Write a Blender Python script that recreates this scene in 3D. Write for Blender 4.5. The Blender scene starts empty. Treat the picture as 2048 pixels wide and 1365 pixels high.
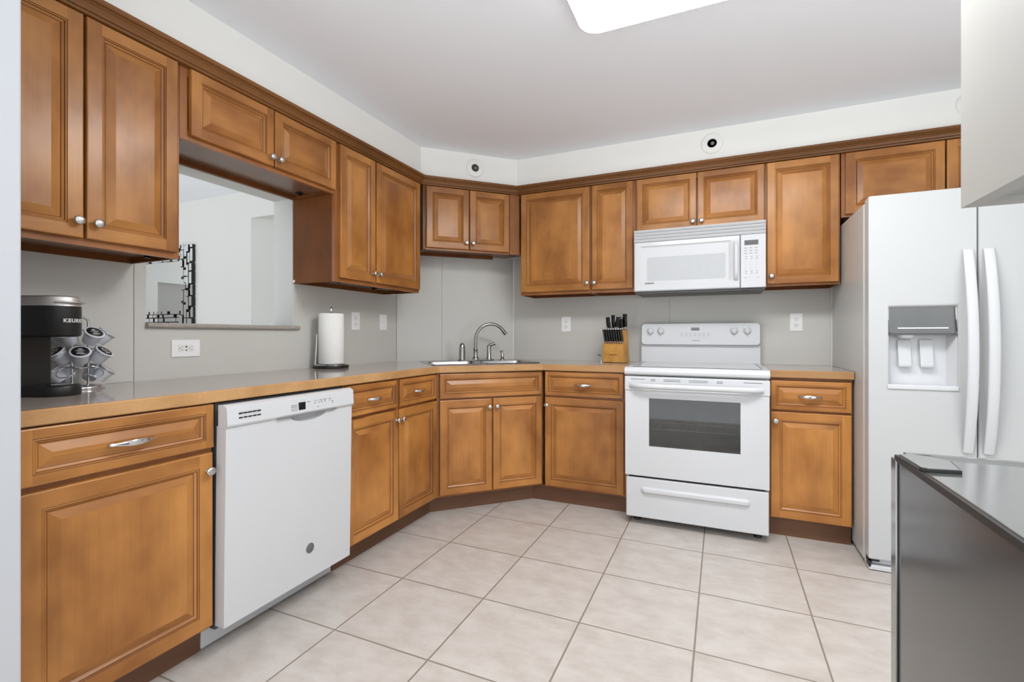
import bpy, bmesh, math, random
from mathutils import Vector, Matrix

random.seed(7)
C = bpy.context.scene.collection
S = bpy.context.scene
R2 = math.sqrt(2.0)
PI = math.pi

# ------------------------------------------------------------------ camera, world, exposure
cam_d = bpy.data.cameras.new('camera')
cam = bpy.data.objects.new('camera', cam_d)
C.objects.link(cam)
S.camera = cam
F_PX = 950.5
cam_d.sensor_fit = 'HORIZONTAL'
cam_d.sensor_width = 36.0
cam_d.lens = 36.0 * F_PX / 2048.0
cam_d.shift_y = (672.0 - 682.5) / 2048.0
cam_d.clip_start = 0.02
cam.location = (0, 0, 1.115)
cam.rotation_euler = (math.radians(90), 0, math.radians(23.8))

W = bpy.data.worlds.new('daylight')
S.world = W
W.use_nodes = True
WN = W.node_tree
bg = WN.nodes['Background']
# daylight dome dimmed at the horizon; lower half brightened as added ceiling fill
w_tc = WN.nodes.new('ShaderNodeTexCoord')
w_sp = WN.nodes.new('ShaderNodeSeparateXYZ')
WN.links.new(w_tc.outputs['Generated'], w_sp.inputs[0])
w_rp = WN.nodes.new('ShaderNodeValToRGB')
WN.links.new(w_sp.outputs['Z'], w_rp.inputs['Fac'])
w_mr = WN.nodes.new('ShaderNodeMapRange')
w_mr.inputs['From Min'].default_value = -1.0
w_mr.inputs['From Max'].default_value = 1.0
WN.links.new(w_sp.outputs['Z'], w_mr.inputs['Value'])
WN.links.new(w_mr.outputs[0], w_rp.inputs['Fac'])
el = w_rp.color_ramp.elements
el[0].position, el[0].color = 0.0, (0.92, 0.97, 1.0, 1)
el[1].position, el[1].color = 1.0, (0.80, 0.84, 0.86, 1)
for pos, k in ((0.25, 1.10), (0.40, 0.54), (0.50, 0.37), (0.60, 0.40), (0.75, 0.70)):
    e_ = el.new(pos)
    e_.color = (0.93 * k, 0.97 * k, 1.0 * k, 1)
WN.links.new(w_rp.outputs['Color'], bg.inputs['Color'])
bg.inputs['Strength'].default_value = 3.2

S.view_settings.view_transform = 'Standard'
S.view_settings.look = 'None'
S.view_settings.gamma = 1.0
S.view_settings.use_curve_mapping = False
S.view_settings.exposure = 0.32
LAMP_STRENGTH = 17.0

# ------------------------------------------------------------------ main dimensions (metres)
XA, YB = -2.235, 3.575          # faces of the pass-through wall and of the range wall
NW = 3.635                      # distance of the 45 degree corner wall along (-1,1)/sqrt2
CEIL = 2.438
CT, CU = 0.925, 0.885           # counter top and underside


def diag(a, n):
    return ((a - n) / R2, (a + n) / R2)


# ------------------------------------------------------------------ materials
def lin(c):
    def f(v):
        v /= 255.0
        return v / 12.92 if v <= 0.04045 else ((v + 0.055) / 1.055) ** 2.4
    return (f(c[0]), f(c[1]), f(c[2]), 1)


def new_mat(name):
    m = bpy.data.materials.new(name)
    m.use_nodes = True
    nt = m.node_tree
    return m, nt, nt.nodes['Principled BSDF']


def N(nt, kind, **kw):
    n = nt.nodes.new(kind)
    for k, v in kw.items():
        if k in n.inputs:
            n.inputs[k].default_value = v
        else:
            setattr(n, k, v)
    return n


def plain(name, rgb, rough=0.5, metal=0.0, spec=0.5, coat=0.0, vary=0.0, scale=6.0, bump=0.0, bscale=60.0, emit=0.0):
    m, nt, b = new_mat(name)
    b.inputs['Base Color'].default_value = lin(rgb)
    b.inputs['Roughness'].default_value = rough
    b.inputs['Metallic'].default_value = metal
    b.inputs['Specular IOR Level'].default_value = spec
    b.inputs['Coat Weight'].default_value = coat
    b.inputs['Coat Roughness'].default_value = 0.08
    tc = N(nt, 'ShaderNodeTexCoord')
    if vary > 0:
        no = N(nt, 'ShaderNodeTexNoise', Scale=scale, Detail=4.0)
        nt.links.new(tc.outputs['Object'], no.inputs['Vector'])
        rp = N(nt, 'ShaderNodeValToRGB')
        c = lin(rgb)
        rp.color_ramp.elements[0].position = 0.3
        rp.color_ramp.elements[1].position = 0.7
        rp.color_ramp.elements[0].color = tuple(v * (1 - vary) for v in c[:3]) + (1,)
        rp.color_ramp.elements[1].color = tuple(min(1, v * (1 + vary)) for v in c[:3]) + (1,)
        nt.links.new(no.outputs['Fac'], rp.inputs['Fac'])
        nt.links.new(rp.outputs['Color'], b.inputs['Base Color'])
    if bump > 0:
        nb = N(nt, 'ShaderNodeTexNoise', Scale=bscale, Detail=3.0)
        nt.links.new(tc.outputs['Object'], nb.inputs['Vector'])
        bp = N(nt, 'ShaderNodeBump', Strength=bump, Distance=0.002)
        nt.links.new(nb.outputs['Fac'], bp.inputs['Height'])
        nt.links.new(bp.outputs['Normal'], b.inputs['Normal'])
    if emit > 0:
        b.inputs['Emission Color'].default_value = lin(rgb)
        b.inputs['Emission Strength'].default_value = emit
    return m


def wood(name, lo, hi, axis='z', rough=0.34, coat=0.12, grain=0.045, blotch=5.0, spec=0.36):
    """stained maple: cloudy stain, fine streaks along the grain axis, a little tone shift per piece"""
    m, nt, b = new_mat(name)
    tc = N(nt, 'ShaderNodeTexCoord')
    oi = N(nt, 'ShaderNodeObjectInfo')
    wm = N(nt, 'ShaderNodeMath', operation='MULTIPLY')
    wm.inputs[1].default_value = 37.0
    nt.links.new(oi.outputs['Random'], wm.inputs[0])
    mp = N(nt, 'ShaderNodeMapping')
    k = {'z': (1.0, 1.0, 0.6), 'x': (0.6, 1.0, 1.0), 'y': (1.0, 0.6, 1.0)}[axis]
    mp.inputs['Scale'].default_value = k
    nt.links.new(tc.outputs['Object'], mp.inputs['Vector'])
    n1 = N(nt, 'ShaderNodeTexNoise', noise_dimensions='4D', Scale=blotch, Detail=3.0, Roughness=0.55)
    nt.links.new(mp.outputs['Vector'], n1.inputs['Vector'])
    nt.links.new(wm.outputs[0], n1.inputs['W'])
    rp = N(nt, 'ShaderNodeValToRGB')
    rp.color_ramp.elements[0].position = 0.33
    rp.color_ramp.elements[1].position = 0.68
    rp.color_ramp.elements[0].color = lin(lo)
    rp.color_ramp.elements[1].color = lin(hi)
    nt.links.new(n1.outputs['Fac'], rp.inputs['Fac'])
    mp2 = N(nt, 'ShaderNodeMapping')
    g = {'z': (1.0, 1.0, 0.03), 'x': (0.03, 1.0, 1.0), 'y': (1.0, 0.03, 1.0)}[axis]
    mp2.inputs['Scale'].default_value = g
    nt.links.new(tc.outputs['Object'], mp2.inputs['Vector'])
    n2 = N(nt, 'ShaderNodeTexNoise', noise_dimensions='4D', Scale=130.0, Detail=2.0)
    nt.links.new(mp2.outputs['Vector'], n2.inputs['Vector'])
    nt.links.new(wm.outputs[0], n2.inputs['W'])
    mr = N(nt, 'ShaderNodeMapRange')
    mr.inputs['From Min'].default_value = 0.3
    mr.inputs['From Max'].default_value = 0.7
    mr.inputs['To Min'].default_value = 1.0 - grain
    mr.inputs['To Max'].default_value = 1.0 + grain
    nt.links.new(n2.outputs['Fac'], mr.inputs['Value'])
    mr2 = N(nt, 'ShaderNodeMapRange')
    mr2.inputs['To Min'].default_value = 0.9
    mr2.inputs['To Max'].default_value = 1.08
    nt.links.new(oi.outputs['Random'], mr2.inputs['Value'])
    mu = N(nt, 'ShaderNodeMath', operation='MULTIPLY')
    nt.links.new(mr.outputs[0], mu.inputs[0])
    nt.links.new(mr2.outputs[0], mu.inputs[1])
    vm = N(nt, 'ShaderNodeVectorMath', operation='SCALE')
    nt.links.new(rp.outputs['Color'], vm.inputs[0])
    nt.links.new(mu.outputs[0], vm.inputs['Scale'])
    nt.links.new(vm.outputs[0], b.inputs['Base Color'])
    b.inputs['Roughness'].default_value = rough
    b.inputs['Specular IOR Level'].default_value = spec
    b.inputs['Coat Weight'].default_value = coat
    b.inputs['Coat Roughness'].default_value = 0.16
    return m


M = {}
LO, HI = (138, 85, 39), (191, 131, 68)
M['wood'] = wood('maple_upright', LO, HI, 'z')
M['woodx'] = wood('maple_crosswise', LO, HI, 'x')
M['glaze_shade'] = wood('maple_glaze_shade', (98, 56, 27), (122, 74, 38), 'z', rough=0.4, coat=0.1)  # groove faces: glaze stain, with crease shade also put into the colour
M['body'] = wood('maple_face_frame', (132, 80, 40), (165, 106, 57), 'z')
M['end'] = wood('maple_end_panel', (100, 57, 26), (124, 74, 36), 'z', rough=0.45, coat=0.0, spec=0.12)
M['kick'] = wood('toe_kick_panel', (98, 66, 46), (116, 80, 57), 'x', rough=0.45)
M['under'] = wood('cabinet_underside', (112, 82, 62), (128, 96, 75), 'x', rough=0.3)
M['crown'] = wood('crown_wood', (108, 69, 35), (132, 86, 45), 'x', rough=0.34, blotch=2.0)
M['edge'] = wood('counter_edge_wood', (168, 125, 80), (192, 149, 101), 'x', rough=0.4, coat=0.1, blotch=7.0)
M['block'] = wood('knife_block_wood', (184, 132, 62), (206, 154, 82), 'z', rough=0.4, coat=0.1, blotch=20.0)
M['wall'] = plain('wall_paint', (245, 245, 241), rough=0.6, vary=0.012, scale=2.5, bump=0.05, bscale=120)
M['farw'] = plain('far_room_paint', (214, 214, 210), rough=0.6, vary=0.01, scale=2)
M['doorgrey'] = plain('grey_door_paint', (164, 162, 158), rough=0.5, vary=0.01, scale=4)
M['jamb'] = plain('toned_down_reveal', (196, 197, 193), rough=0.5, vary=0.01, scale=4)  # greyer than the wall so that the reveal comes out less bright
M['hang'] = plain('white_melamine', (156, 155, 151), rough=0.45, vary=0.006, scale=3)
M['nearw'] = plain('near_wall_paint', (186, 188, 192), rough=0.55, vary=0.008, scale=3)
M['ceil'] = plain('ceiling_paint', (240, 243, 248), rough=0.75, vary=0.012, scale=1.5, bump=0.05, bscale=140)
M['splash'] = plain('backsplash_panel', (202, 200, 194), rough=0.18, spec=0.45, vary=0.02, scale=3.0, bump=0.03, bscale=14)
M['sill'] = plain('sill_stone', (168, 160, 152), rough=0.3, vary=0.12, scale=90)
M['counter'] = plain('counter_laminate', (172, 159, 150), rough=0.10, spec=0.5, vary=0.05, scale=70)
M['white'] = plain('white_enamel', (204, 205, 207), rough=0.22, spec=0.5, vary=0.006, scale=3)
M['white_tex'] = plain('white_textured_enamel', (190, 191, 191), rough=0.34, spec=0.4, vary=0.006, scale=3, bump=0.04, bscale=400)
M['fridge_side'] = plain('fridge_side_grey', (196, 196, 193), rough=0.3, vary=0.01, scale=4)
M['plastic'] = plain('white_plastic', (240, 240, 239), rough=0.35, vary=0.005, scale=20)
M['ivory'] = plain('white_outlet_face', (232, 232, 229), rough=0.4, vary=0.005, scale=20)
M['greyw'] = plain('light_grey_plastic', (196, 197, 199), rough=0.35, vary=0.01, scale=20)
M['mwglass'] = plain('microwave_window', (186, 188, 190), rough=0.12, vary=0.02, scale=40)
M['cooktop'] = plain('grey_glass_cooktop', (188, 188, 186), rough=0.07, vary=0.05, scale=160)
M['grey'] = plain('mid_grey_plastic', (120, 121, 122), rough=0.4, vary=0.02, scale=30)
M['dgrey'] = plain('dark_grey_metal', (84, 84, 84), rough=0.45, vary=0.03, scale=30)
M['black'] = plain('black_plastic', (24, 24, 23), rough=0.42, vary=0.08, scale=40)
M['blackgloss'] = plain('black_gloss', (20, 20, 20), rough=0.12, vary=0.05, scale=40)
M['dark'] = plain('dark_gap', (30, 26, 22), rough=0.7, vary=0.1, scale=40)
M['chrome'] = plain('polished_chrome', (214, 214, 214), rough=0.10, metal=1.0, vary=0.03, scale=30)
M['nickel'] = plain('satin_nickel', (204, 202, 198), rough=0.25, metal=1.0, vary=0.04, scale=60)
M['steel'] = plain('brushed_steel', (176, 177, 178), rough=0.22, metal=1.0, vary=0.05, scale=50)
M['satin'] = plain('satin_silver', (206, 204, 200), rough=0.45, metal=0.9, vary=0.03, scale=60)
M['dispenser'] = plain('dispenser_metal', (112, 112, 111), rough=0.16, metal=1.0, vary=0.05, scale=8)
M['faucet'] = plain('faucet_nickel', (166, 164, 160), rough=0.2, metal=1.0, vary=0.04, scale=60)
M['darksteel'] = plain('polished_dark_steel', (100, 100, 99), rough=0.16, metal=0.6, vary=0.06, scale=5, bump=0.25, bscale=4.0)
M['topsteel'] = plain('polished_island_top', (164, 164, 162), rough=0.12, metal=0.85, vary=0.04, scale=5, bump=0.2, bscale=4.0)
M['mirror'] = plain('mirror_silver', (232, 233, 233), rough=0.02, metal=1.0, vary=0.004, scale=5)
M['paper'] = plain('white_paper', (240, 239, 235), rough=0.85, vary=0.01, scale=60, bump=0.25, bscale=220)
M['cup'] = plain('white_pod_plastic', (212, 214, 222), rough=0.4, vary=0.02, scale=40)
M['ink'] = plain('grey_print', (112, 114, 116), rough=0.5, vary=0.02, scale=50)
M['silverink'] = plain('silver_print', (205, 206, 206), rough=0.35, vary=0.02, scale=50)
M['oven'] = plain('oven_enamel', (178, 176, 172), rough=0.35, vary=0.1, scale=12)
M['emblem'] = plain('emblem_grey', (112, 114, 113), rough=0.35, metal=0.3, vary=0.05, scale=80)


def mat_floor():
    m, nt, b = new_mat('floor_tile')
    tc = N(nt, 'ShaderNodeTexCoord')
    sp = N(nt, 'ShaderNodeSeparateXYZ')
    nt.links.new(tc.outputs['Object'], sp.inputs[0])
    T, G = 0.4175, 0.0029
    edges, cells = [], []
    for ax, off in (('X', -0.924), ('Y', 2.212)):
        s = N(nt, 'ShaderNodeMath', operation='SUBTRACT')
        s.inputs[1].default_value = off
        nt.links.new(sp.outputs[ax], s.inputs[0])
        d = N(nt, 'ShaderNodeMath', operation='DIVIDE')
        d.inputs[1].default_value = T
        nt.links.new(s.outputs[0], d.inputs[0])
        fl = N(nt, 'ShaderNodeMath', operation='FLOOR')
        nt.links.new(d.outputs[0], fl.inputs[0])
        cells.append(fl)
        pp = N(nt, 'ShaderNodeMath', operation='PINGPONG')
        pp.inputs[1].default_value = 0.5
        nt.links.new(d.outputs[0], pp.inputs[0])
        edges.append(pp)
    mn = N(nt, 'ShaderNodeMath', operation='MINIMUM')
    nt.links.new(edges[0].outputs[0], mn.inputs[0])
    nt.links.new(edges[1].outputs[0], mn.inputs[1])
    gr = N(nt, 'ShaderNodeMapRange', interpolation_type='SMOOTHSTEP')
    gr.inputs['From Min'].default_value = G / T * 0.8
    gr.inputs['From Max'].default_value = G / T * 1.4
    nt.links.new(mn.outputs[0], gr.inputs['Value'])
    cb = N(nt, 'ShaderNodeCombineXYZ')
    nt.links.new(cells[0].outputs[0], cb.inputs[0])
    nt.links.new(cells[1].outputs[0], cb.inputs[1])
    wn = N(nt, 'ShaderNodeTexWhiteNoise', noise_dimensions='3D')
    nt.links.new(cb.outputs[0], wn.inputs['Vector'])
    wm = N(nt, 'ShaderNodeMath', operation='MULTIPLY')
    wm.inputs[1].default_value = 20.0
    nt.links.new(wn.outputs['Value'], wm.inputs[0])
    mp = N(nt, 'ShaderNodeMapping')
    mp.inputs['Scale'].default_value = (1.0, 1.7, 1.0)
    nt.links.new(tc.outputs['Object'], mp.inputs['Vector'])
    no = N(nt, 'ShaderNodeTexNoise', noise_dimensions='4D', Scale=9.0, Detail=7.0, Roughness=0.62)
    nt.links.new(mp.outputs['Vector'], no.inputs['Vector'])
    nt.links.new(wm.outputs[0], no.inputs['W'])
    rp = N(nt, 'ShaderNodeValToRGB')
    rp.color_ramp.elements[0].position = 0.32
    rp.color_ramp.elements[1].position = 0.62
    rp.color_ramp.elements[0].color = lin((178, 169, 161))
    rp.color_ramp.elements[1].color = lin((195, 188, 182))
    nt.links.new(no.outputs['Fac'], rp.inputs['Fac'])
    mx = N(nt, 'ShaderNodeMix', data_type='RGBA')
    mx.inputs[6].default_value = lin((134, 124, 112))
    nt.links.new(gr.outputs[0], mx.inputs[0])
    nt.links.new(rp.outputs['Color'], mx.inputs[7])
    nt.links.new(mx.outputs[2], b.inputs['Base Color'])
    b.inputs['Roughness'].default_value = 0.36
    b.inputs['Specular IOR Level'].default_value = 0.4
    bp = N(nt, 'ShaderNodeBump', Strength=0.5, Distance=0.0015)
    nt.links.new(gr.outputs[0], bp.inputs['Height'])
    nt.links.new(bp.outputs['Normal'], b.inputs['Normal'])
    return m


M['floor'] = mat_floor()


def mat_glass(name, tint, refl=0.06):
    m, nt, b = new_mat(name)
    nt.nodes.remove(b)
    out = nt.nodes['Material Output']
    tr = N(nt, 'ShaderNodeBsdfTransparent')
    tr.inputs['Color'].default_value = tint
    gl = N(nt, 'ShaderNodeBsdfGlossy')
    gl.inputs['Roughness'].default_value = 0.03
    fr = N(nt, 'ShaderNodeFresnel')
    fr.inputs['IOR'].default_value = 1.75
    mx = N(nt, 'ShaderNodeMixShader')
    nt.links.new(fr.outputs[0], mx.inputs[0])
    nt.links.new(tr.outputs[0], mx.inputs[1])
    nt.links.new(gl.outputs[0], mx.inputs[2])
    nt.links.new(mx.outputs[0], out.inputs['Surface'])
    return m


M['ovenglass'] = mat_glass('oven_window_glass', (0.62, 0.62, 0.61, 1))


def mat_lamp():
    m, nt, b = new_mat('lamp_diffuser')
    b.inputs['Base Color'].default_value = (0.9, 0.9, 0.9, 1)
    b.inputs['Emission Color'].default_value = (0.97, 0.985, 1.0, 1)
    b.inputs['Emission Strength'].default_value = LAMP_STRENGTH
    return m


M['lamp'] = mat_lamp()


# ------------------------------------------------------------------ mesh building
class MB:
    def __init__(self):
        self.v, self.f, self.m, self.s = [], [], [], []

    def add(self, vs, fs, mi=0, smooth=False):
        o = len(self.v)
        self.v += [tuple(p) for p in vs]
        for f in fs:
            self.f.append([i + o for i in f])
            self.m.append(mi)
            self.s.append(smooth)
        return self

    def box(self, x0, x1, y0, y1, z0, z1, mi=0):
        if x0 > x1: x0, x1 = x1, x0
        if y0 > y1: y0, y1 = y1, y0
        if z0 > z1: z0, z1 = z1, z0
        v = [(x0, y0, z0), (x1, y0, z0), (x1, y1, z0), (x0, y1, z0), (x0, y0, z1), (x1, y0, z1), (x1, y1, z1), (x0, y1, z1)]
        f = [(0, 3, 2, 1), (4, 5, 6, 7), (0, 1, 5, 4), (1, 2, 6, 5), (2, 3, 7, 6), (3, 0, 4, 7)]
        return self.add(v, f, mi)

    def prism(self, pts, z0, z1, mi=0, axis='z', smooth=False):
        """polygon (counter-clockwise) in the plane across axis, extruded from z0 to z1"""
        n = len(pts)
        def P(p, w):
            if axis == 'z': return (p[0], p[1], w)
            if axis == 'x': return (w, p[0], p[1])
            return (p[0], w, p[1])
        v = [P(p, z0) for p in pts] + [P(p, z1) for p in pts]
        self.add(v, [list(range(n - 1, -1, -1)), list(range(n, 2 * n))], mi, False)
        self.add(v, [(i, (i + 1) % n, (i + 1) % n + n, i + n) for i in range(n)], mi, smooth)
        return self

    def rings(self, rs, mi=0, smooth=True, cap0=True, cap1=True, closed=True):
        """list of equal-length rings of points, skinned"""
        n = len(rs[0])
        v = [p for r in rs for p in r]
        fs = []
        for k in range(len(rs) - 1):
            for i in range(n if closed else n - 1):
                j = (i + 1) % n
                fs.append((k * n + i, k * n + j, (k + 1) * n + j, (k + 1) * n + i))
        self.add(v, fs, mi, smooth)
        if cap0: self.add(rs[0], [list(range(n - 1, -1, -1))], mi)
        if cap1: self.add(rs[-1], [list(range(n))], mi)
        return self

    def tube(self, pts, r, seg=10, mi=0, flat=1.0, up=None, caps=True):
        """round bar through points; r a number or a list; flat squeezes the section along the second axis"""
        pts = [Vector(p) for p in pts]
        rr = r if isinstance(r, (list, tuple)) else [r] * len(pts)
        rs = []
        ref = Vector(up) if up else None
        prev = None
        for i, p in enumerate(pts):
            d = (pts[min(i + 1, len(pts) - 1)] - pts[max(i - 1, 0)]).normalized()
            if ref is not None:
                a = ref - d * ref.dot(d)
            elif prev is not None:
                a = prev - d * prev.dot(d)
            else:
                a = Vector((0, 0, 1)) if abs(d.z) < 0.9 else Vector((1, 0, 0))
                a = a - d * a.dot(d)
            a.normalize()
            prev = a
            b = d.cross(a)
            rs.append([p + (a * math.cos(2 * PI * k / seg) * flat + b * math.sin(2 * PI * k / seg)) * rr[i] for k in range(seg)])
        return self.rings(rs, mi, True, caps, caps)

    def lathe(self, prof, seg=20, mi=0, axis='z', at=(0, 0, 0), sx=1.0, smooth=True):
        """profile of (radius, height); axis z up, or y towards -y (height is distance out of a face)"""
        rs = []
        for r, h in prof:
            ring = []
            for k in range(seg):
                a = 2 * PI * k / seg
                c, s = r * math.cos(a) * sx, r * math.sin(a)
                p = (c, s, h) if axis == 'z' else (c, -h, s)
                if axis == 'x': p = (h, c, s)
                ring.append((p[0] + at[0], p[1] + at[1], p[2] + at[2]))
            rs.append(ring)
        return self.rings(rs, mi, smooth)

    def torus(self, R, r, seg=32, ms=8, mi=0, mat4=None):
        vs, fs = [], []
        for i in range(seg):
            a = 2 * PI * i / seg
            for j in range(ms):
                b = 2 * PI * j / ms
                p = Vector(((R + r * math.cos(b)) * math.cos(a), (R + r * math.cos(b)) * math.sin(a), r * math.sin(b)))
                vs.append(tuple(mat4 @ p) if mat4 else tuple(p))
        for i in range(seg):
            for j in range(ms):
                fs.append((i * ms + j, ((i + 1) % seg) * ms + j, ((i + 1) % seg) * ms + (j + 1) % ms, i * ms + (j + 1) % ms))
        return self.add(vs, fs, mi, True)

    def xf(self, mat4):
        self.v = [tuple(mat4 @ Vector(p)) for p in self.v]
        return self

    def build(self, name, mats, parent=None, bevel=0.0, seg=2, angle=40):
        me = bpy.data.meshes.new(name)
        me.from_pydata(self.v, [], self.f)
        for mt in (mats if isinstance(mats, (list, tuple)) else [mats]):
            me.materials.append(M[mt])
        me.polygons.foreach_set('material_index', self.m)
        me.polygons.foreach_set('use_smooth', self.s)
        bm = bmesh.new()
        bm.from_mesh(me)
        bmesh.ops.recalc_face_normals(bm, faces=bm.faces)
        bm.to_mesh(me)
        bm.free()
        me.update()
        o = bpy.data.objects.new(name, me)
        C.objects.link(o)
        if parent is not None:
            o.parent = parent
        if bevel > 0:
            bv = o.modifiers.new('edge_rounding', 'BEVEL')
            bv.width = bevel
            bv.segments = seg
            bv.limit_method = 'ANGLE'
            bv.angle_limit = math.radians(angle)
        return o


def arc(cx, cy, r, a0, a1, n):
    return [(cx + r * math.cos(math.radians(a0 + (a1 - a0) * i / n)), cy + r * math.sin(math.radians(a0 + (a1 - a0) * i / n))) for i in range(n + 1)]


def rrect(x0, x1, y0, y1, r, n=5):
    return arc(x1 - r, y0 + r, r, -90, 0, n) + arc(x1 - r, y1 - r, r, 0, 90, n) + arc(x0 + r, y1 - r, r, 90, 180, n) + arc(x0 + r, y0 + r, r, 180, 270, n)


def text_mb(s, size, depth=0.0006, bold=0.0, mi=0, space=1.0):
    """lettering as a thin solid in the x-z plane facing -y, centred on the origin"""
    cu = bpy.data.curves.new('lettering', 'FONT')
    cu.body = s
    cu.size = size
    cu.extrude = depth
    cu.space_character = space
    cu.offset = bold
    cu.align_x = 'CENTER'
    cu.align_y = 'CENTER'
    cu.resolution_u = 3
    ob = bpy.data.objects.new('lettering', cu)
    C.objects.link(ob)
    dg = bpy.context.evaluated_depsgraph_get()
    me = ob.evaluated_get(dg).to_mesh()
    mb = MB()
    mb.add([(v.co.x, -v.co.z, v.co.y) for v in me.vertices], [list(p.vertices) for p in me.polygons], mi)
    ob.evaluated_get(dg).to_mesh_clear()
    bpy.data.objects.remove(ob)
    bpy.data.curves.remove(cu)
    return mb


def merge(dst, src, off=(0, 0, 0), mi=None):
    o = len(dst.v)
    dst.v += [(p[0] + off[0], p[1] + off[1], p[2] + off[2]) for p in src.v]
    for f, m_, s_ in zip(src.f, src.m, src.s):
        dst.f.append([i + o for i in f])
        dst.m.append(m_ if mi is None else mi)
        dst.s.append(s_)
    return dst


def tag(o, label=None, cat=None, group=None, kind=None):
    if label: o['label'] = label
    if cat: o['category'] = cat
    if group: o['group'] = group
    if kind: o['kind'] = kind
    return o


def thing(name, label, cat, loc=(0, 0, 0), rz=0.0, group=None):
    o = bpy.data.objects.new(name, None)
    C.objects.link(o)
    o.empty_display_size = 0.05
    o.location = loc
    o.rotation_euler = (0, 0, rz)
    return tag(o, label, cat, group)


def struct(o):
    o['kind'] = 'structure'
    return o


def on_a(y, z=0.0):
    return dict(loc=(XA, y, z), rz=PI / 2)


def on_b(x, z=0.0):
    return dict(loc=(x, YB, z), rz=0.0)


def on_d(a, z=0.0):
    x, y = diag(a, NW)
    return dict(loc=(x, y, z), rz=PI / 4)


def sweep(mb, prof, path, mi=0, caps=True):
    """profile (out, z) carried along plan points; out is to the right-hand side of the direction of travel"""
    P = [Vector((p[0], p[1])) for p in path]
    rs = []
    for i, p in enumerate(P):
        ns = []
        if i > 0:
            d = (P[i] - P[i - 1]).normalized(); ns.append(Vector((d.y, -d.x)))
        if i < len(P) - 1:
            d = (P[i + 1] - P[i]).normalized(); ns.append(Vector((d.y, -d.x)))
        if len(ns) == 2:
            b = (ns[0] + ns[1]).normalized()
            b = b / b.dot(ns[0])
        else:
            b = ns[0]
        rs.append([(p.x + b.x * o, p.y + b.y * o, z) for o, z in prof])
    return mb.rings(rs, mi, False, caps, caps)


# ------------------------------------------------------------------ the room
def poly_hole(name, outer, hole, z0, z1, mat, parent=None):
    """flat plan outline with one hole, extruded"""
    bm = bmesh.new()
    ed = []
    for loop in (outer, hole):
        vs = [bm.verts.new((p[0], p[1], z1)) for p in loop]
        for i in range(len(vs)):
            ed.append(bm.edges.new((vs[i], vs[(i + 1) % len(vs)])))
    bmesh.ops.triangle_fill(bm, use_beauty=True, use_dissolve=False, edges=ed)
    ex = bmesh.ops.extrude_face_region(bm, geom=bm.faces[:])
    bmesh.ops.translate(bm, vec=(0, 0, z0 - z1), verts=[g for g in ex['geom'] if isinstance(g, bmesh.types.BMVert)])
    bmesh.ops.recalc_face_normals(bm, faces=bm.faces)
    me = bpy.data.meshes.new(name)
    bm.to_mesh(me)
    bm.free()
    me.materials.append(M[mat])
    o = bpy.data.objects.new(name, me)
    C.objects.link(o)
    if parent is not None: o.parent = parent
    return o


struct(MB().box(-8.2, 2.4, -0.9, 4.6, -0.06, 0.0).build('floor', 'floor'))
struct(MB().box(-8.2, 2.4, -0.9, 4.6, CEIL, CEIL + 0.08).build('ceiling', 'ceil'))

XO = XA - 0.148                                  # far face of the pass-through wall
OY0, OY1, OZ0, OZ1 = 1.217, 1.975, 1.155, 1.90   # pass-through opening
w = MB()
w.box(XO, XA, 0.41, OY0, 0, CEIL)
w.box(XO, XA, OY1, 2.911, 0, CEIL)
w.box(XO, XA, OY0, OY1, 0, OZ0)
w.box(XO, XA, OY0, OY1, OZ1, CEIL)
struct(w.build('wall_left', 'wall'))
struct(MB().prism([(XA, 2.911), (XA, 3.1), (-1.6, 3.72), (-1.563, 3.575)], 0, CEIL).build('wall_corner', 'wall'))
struct(MB().box(-1.62, 2.3, YB, YB + 0.12, 0, CEIL).build('wall_back', 'wall'))
struct(MB().box(2.18, 2.3, 1.2, YB, 0, CEIL).build('wall_right', 'wall'))
struct(MB().box(XO, -1.50, 0.415, 0.555, 0, CEIL).build('wall_near', 'nearw', bevel=0.004))
# soffit over the upper cabinets
sf = MB().prism([(XA, 0.556), (-1.925, 0.556), (-1.925, 2.783), (-1.408, 3.290), (2.17, 3.290), (2.17, YB), (-1.563, YB), (XA, 2.911)], 2.186, CEIL)
struct(sf.build('wall_soffit', 'wall'))
# room seen through the opening
far = MB()
far.box(-8.0, -3.914, 3.0, 3.12, 0, CEIL)
far.box(-3.914, -2.9, 3.0, 3.12, 2.19, CEIL)
far.box(-2.9, XO, 3.0, 3.12, 0, CEIL)
struct(far.build('wall_far', 'farw'))
struct(MB().prism([(-3.9135, 3.002), (-2.95, 3.965), (-3.02, 4.035), (-3.9135, 3.142)], 0, 2.19).build('wall_recess', 'farw'))
struct(MB().box(-4.0, -2.4, 3.121, 4.1, 2.19, 2.25).build('ceiling_recess', 'ceil'))
struct(MB().box(-2.52, -2.4, 3.121, 4.1, 0, 2.19).build('wall_recess_side', 'wall'))
fl = MB()
fl.box(-8.12, -8.0, -0.9, 0.45, 0, CEIL)
fl.box(-8.12, -8.0, 1.43, 3.12, 0, CEIL)
fl.box(-8.12, -8.0, 0.45, 1.43, 1.95, CEIL)
struct(fl.build('wall_far_side', 'farw'))
d = MB().box(-8.10, -8.06, 0.45, 1.43, 0, 1.95)
struct(d.build('door_1', 'doorgrey'))

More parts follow.
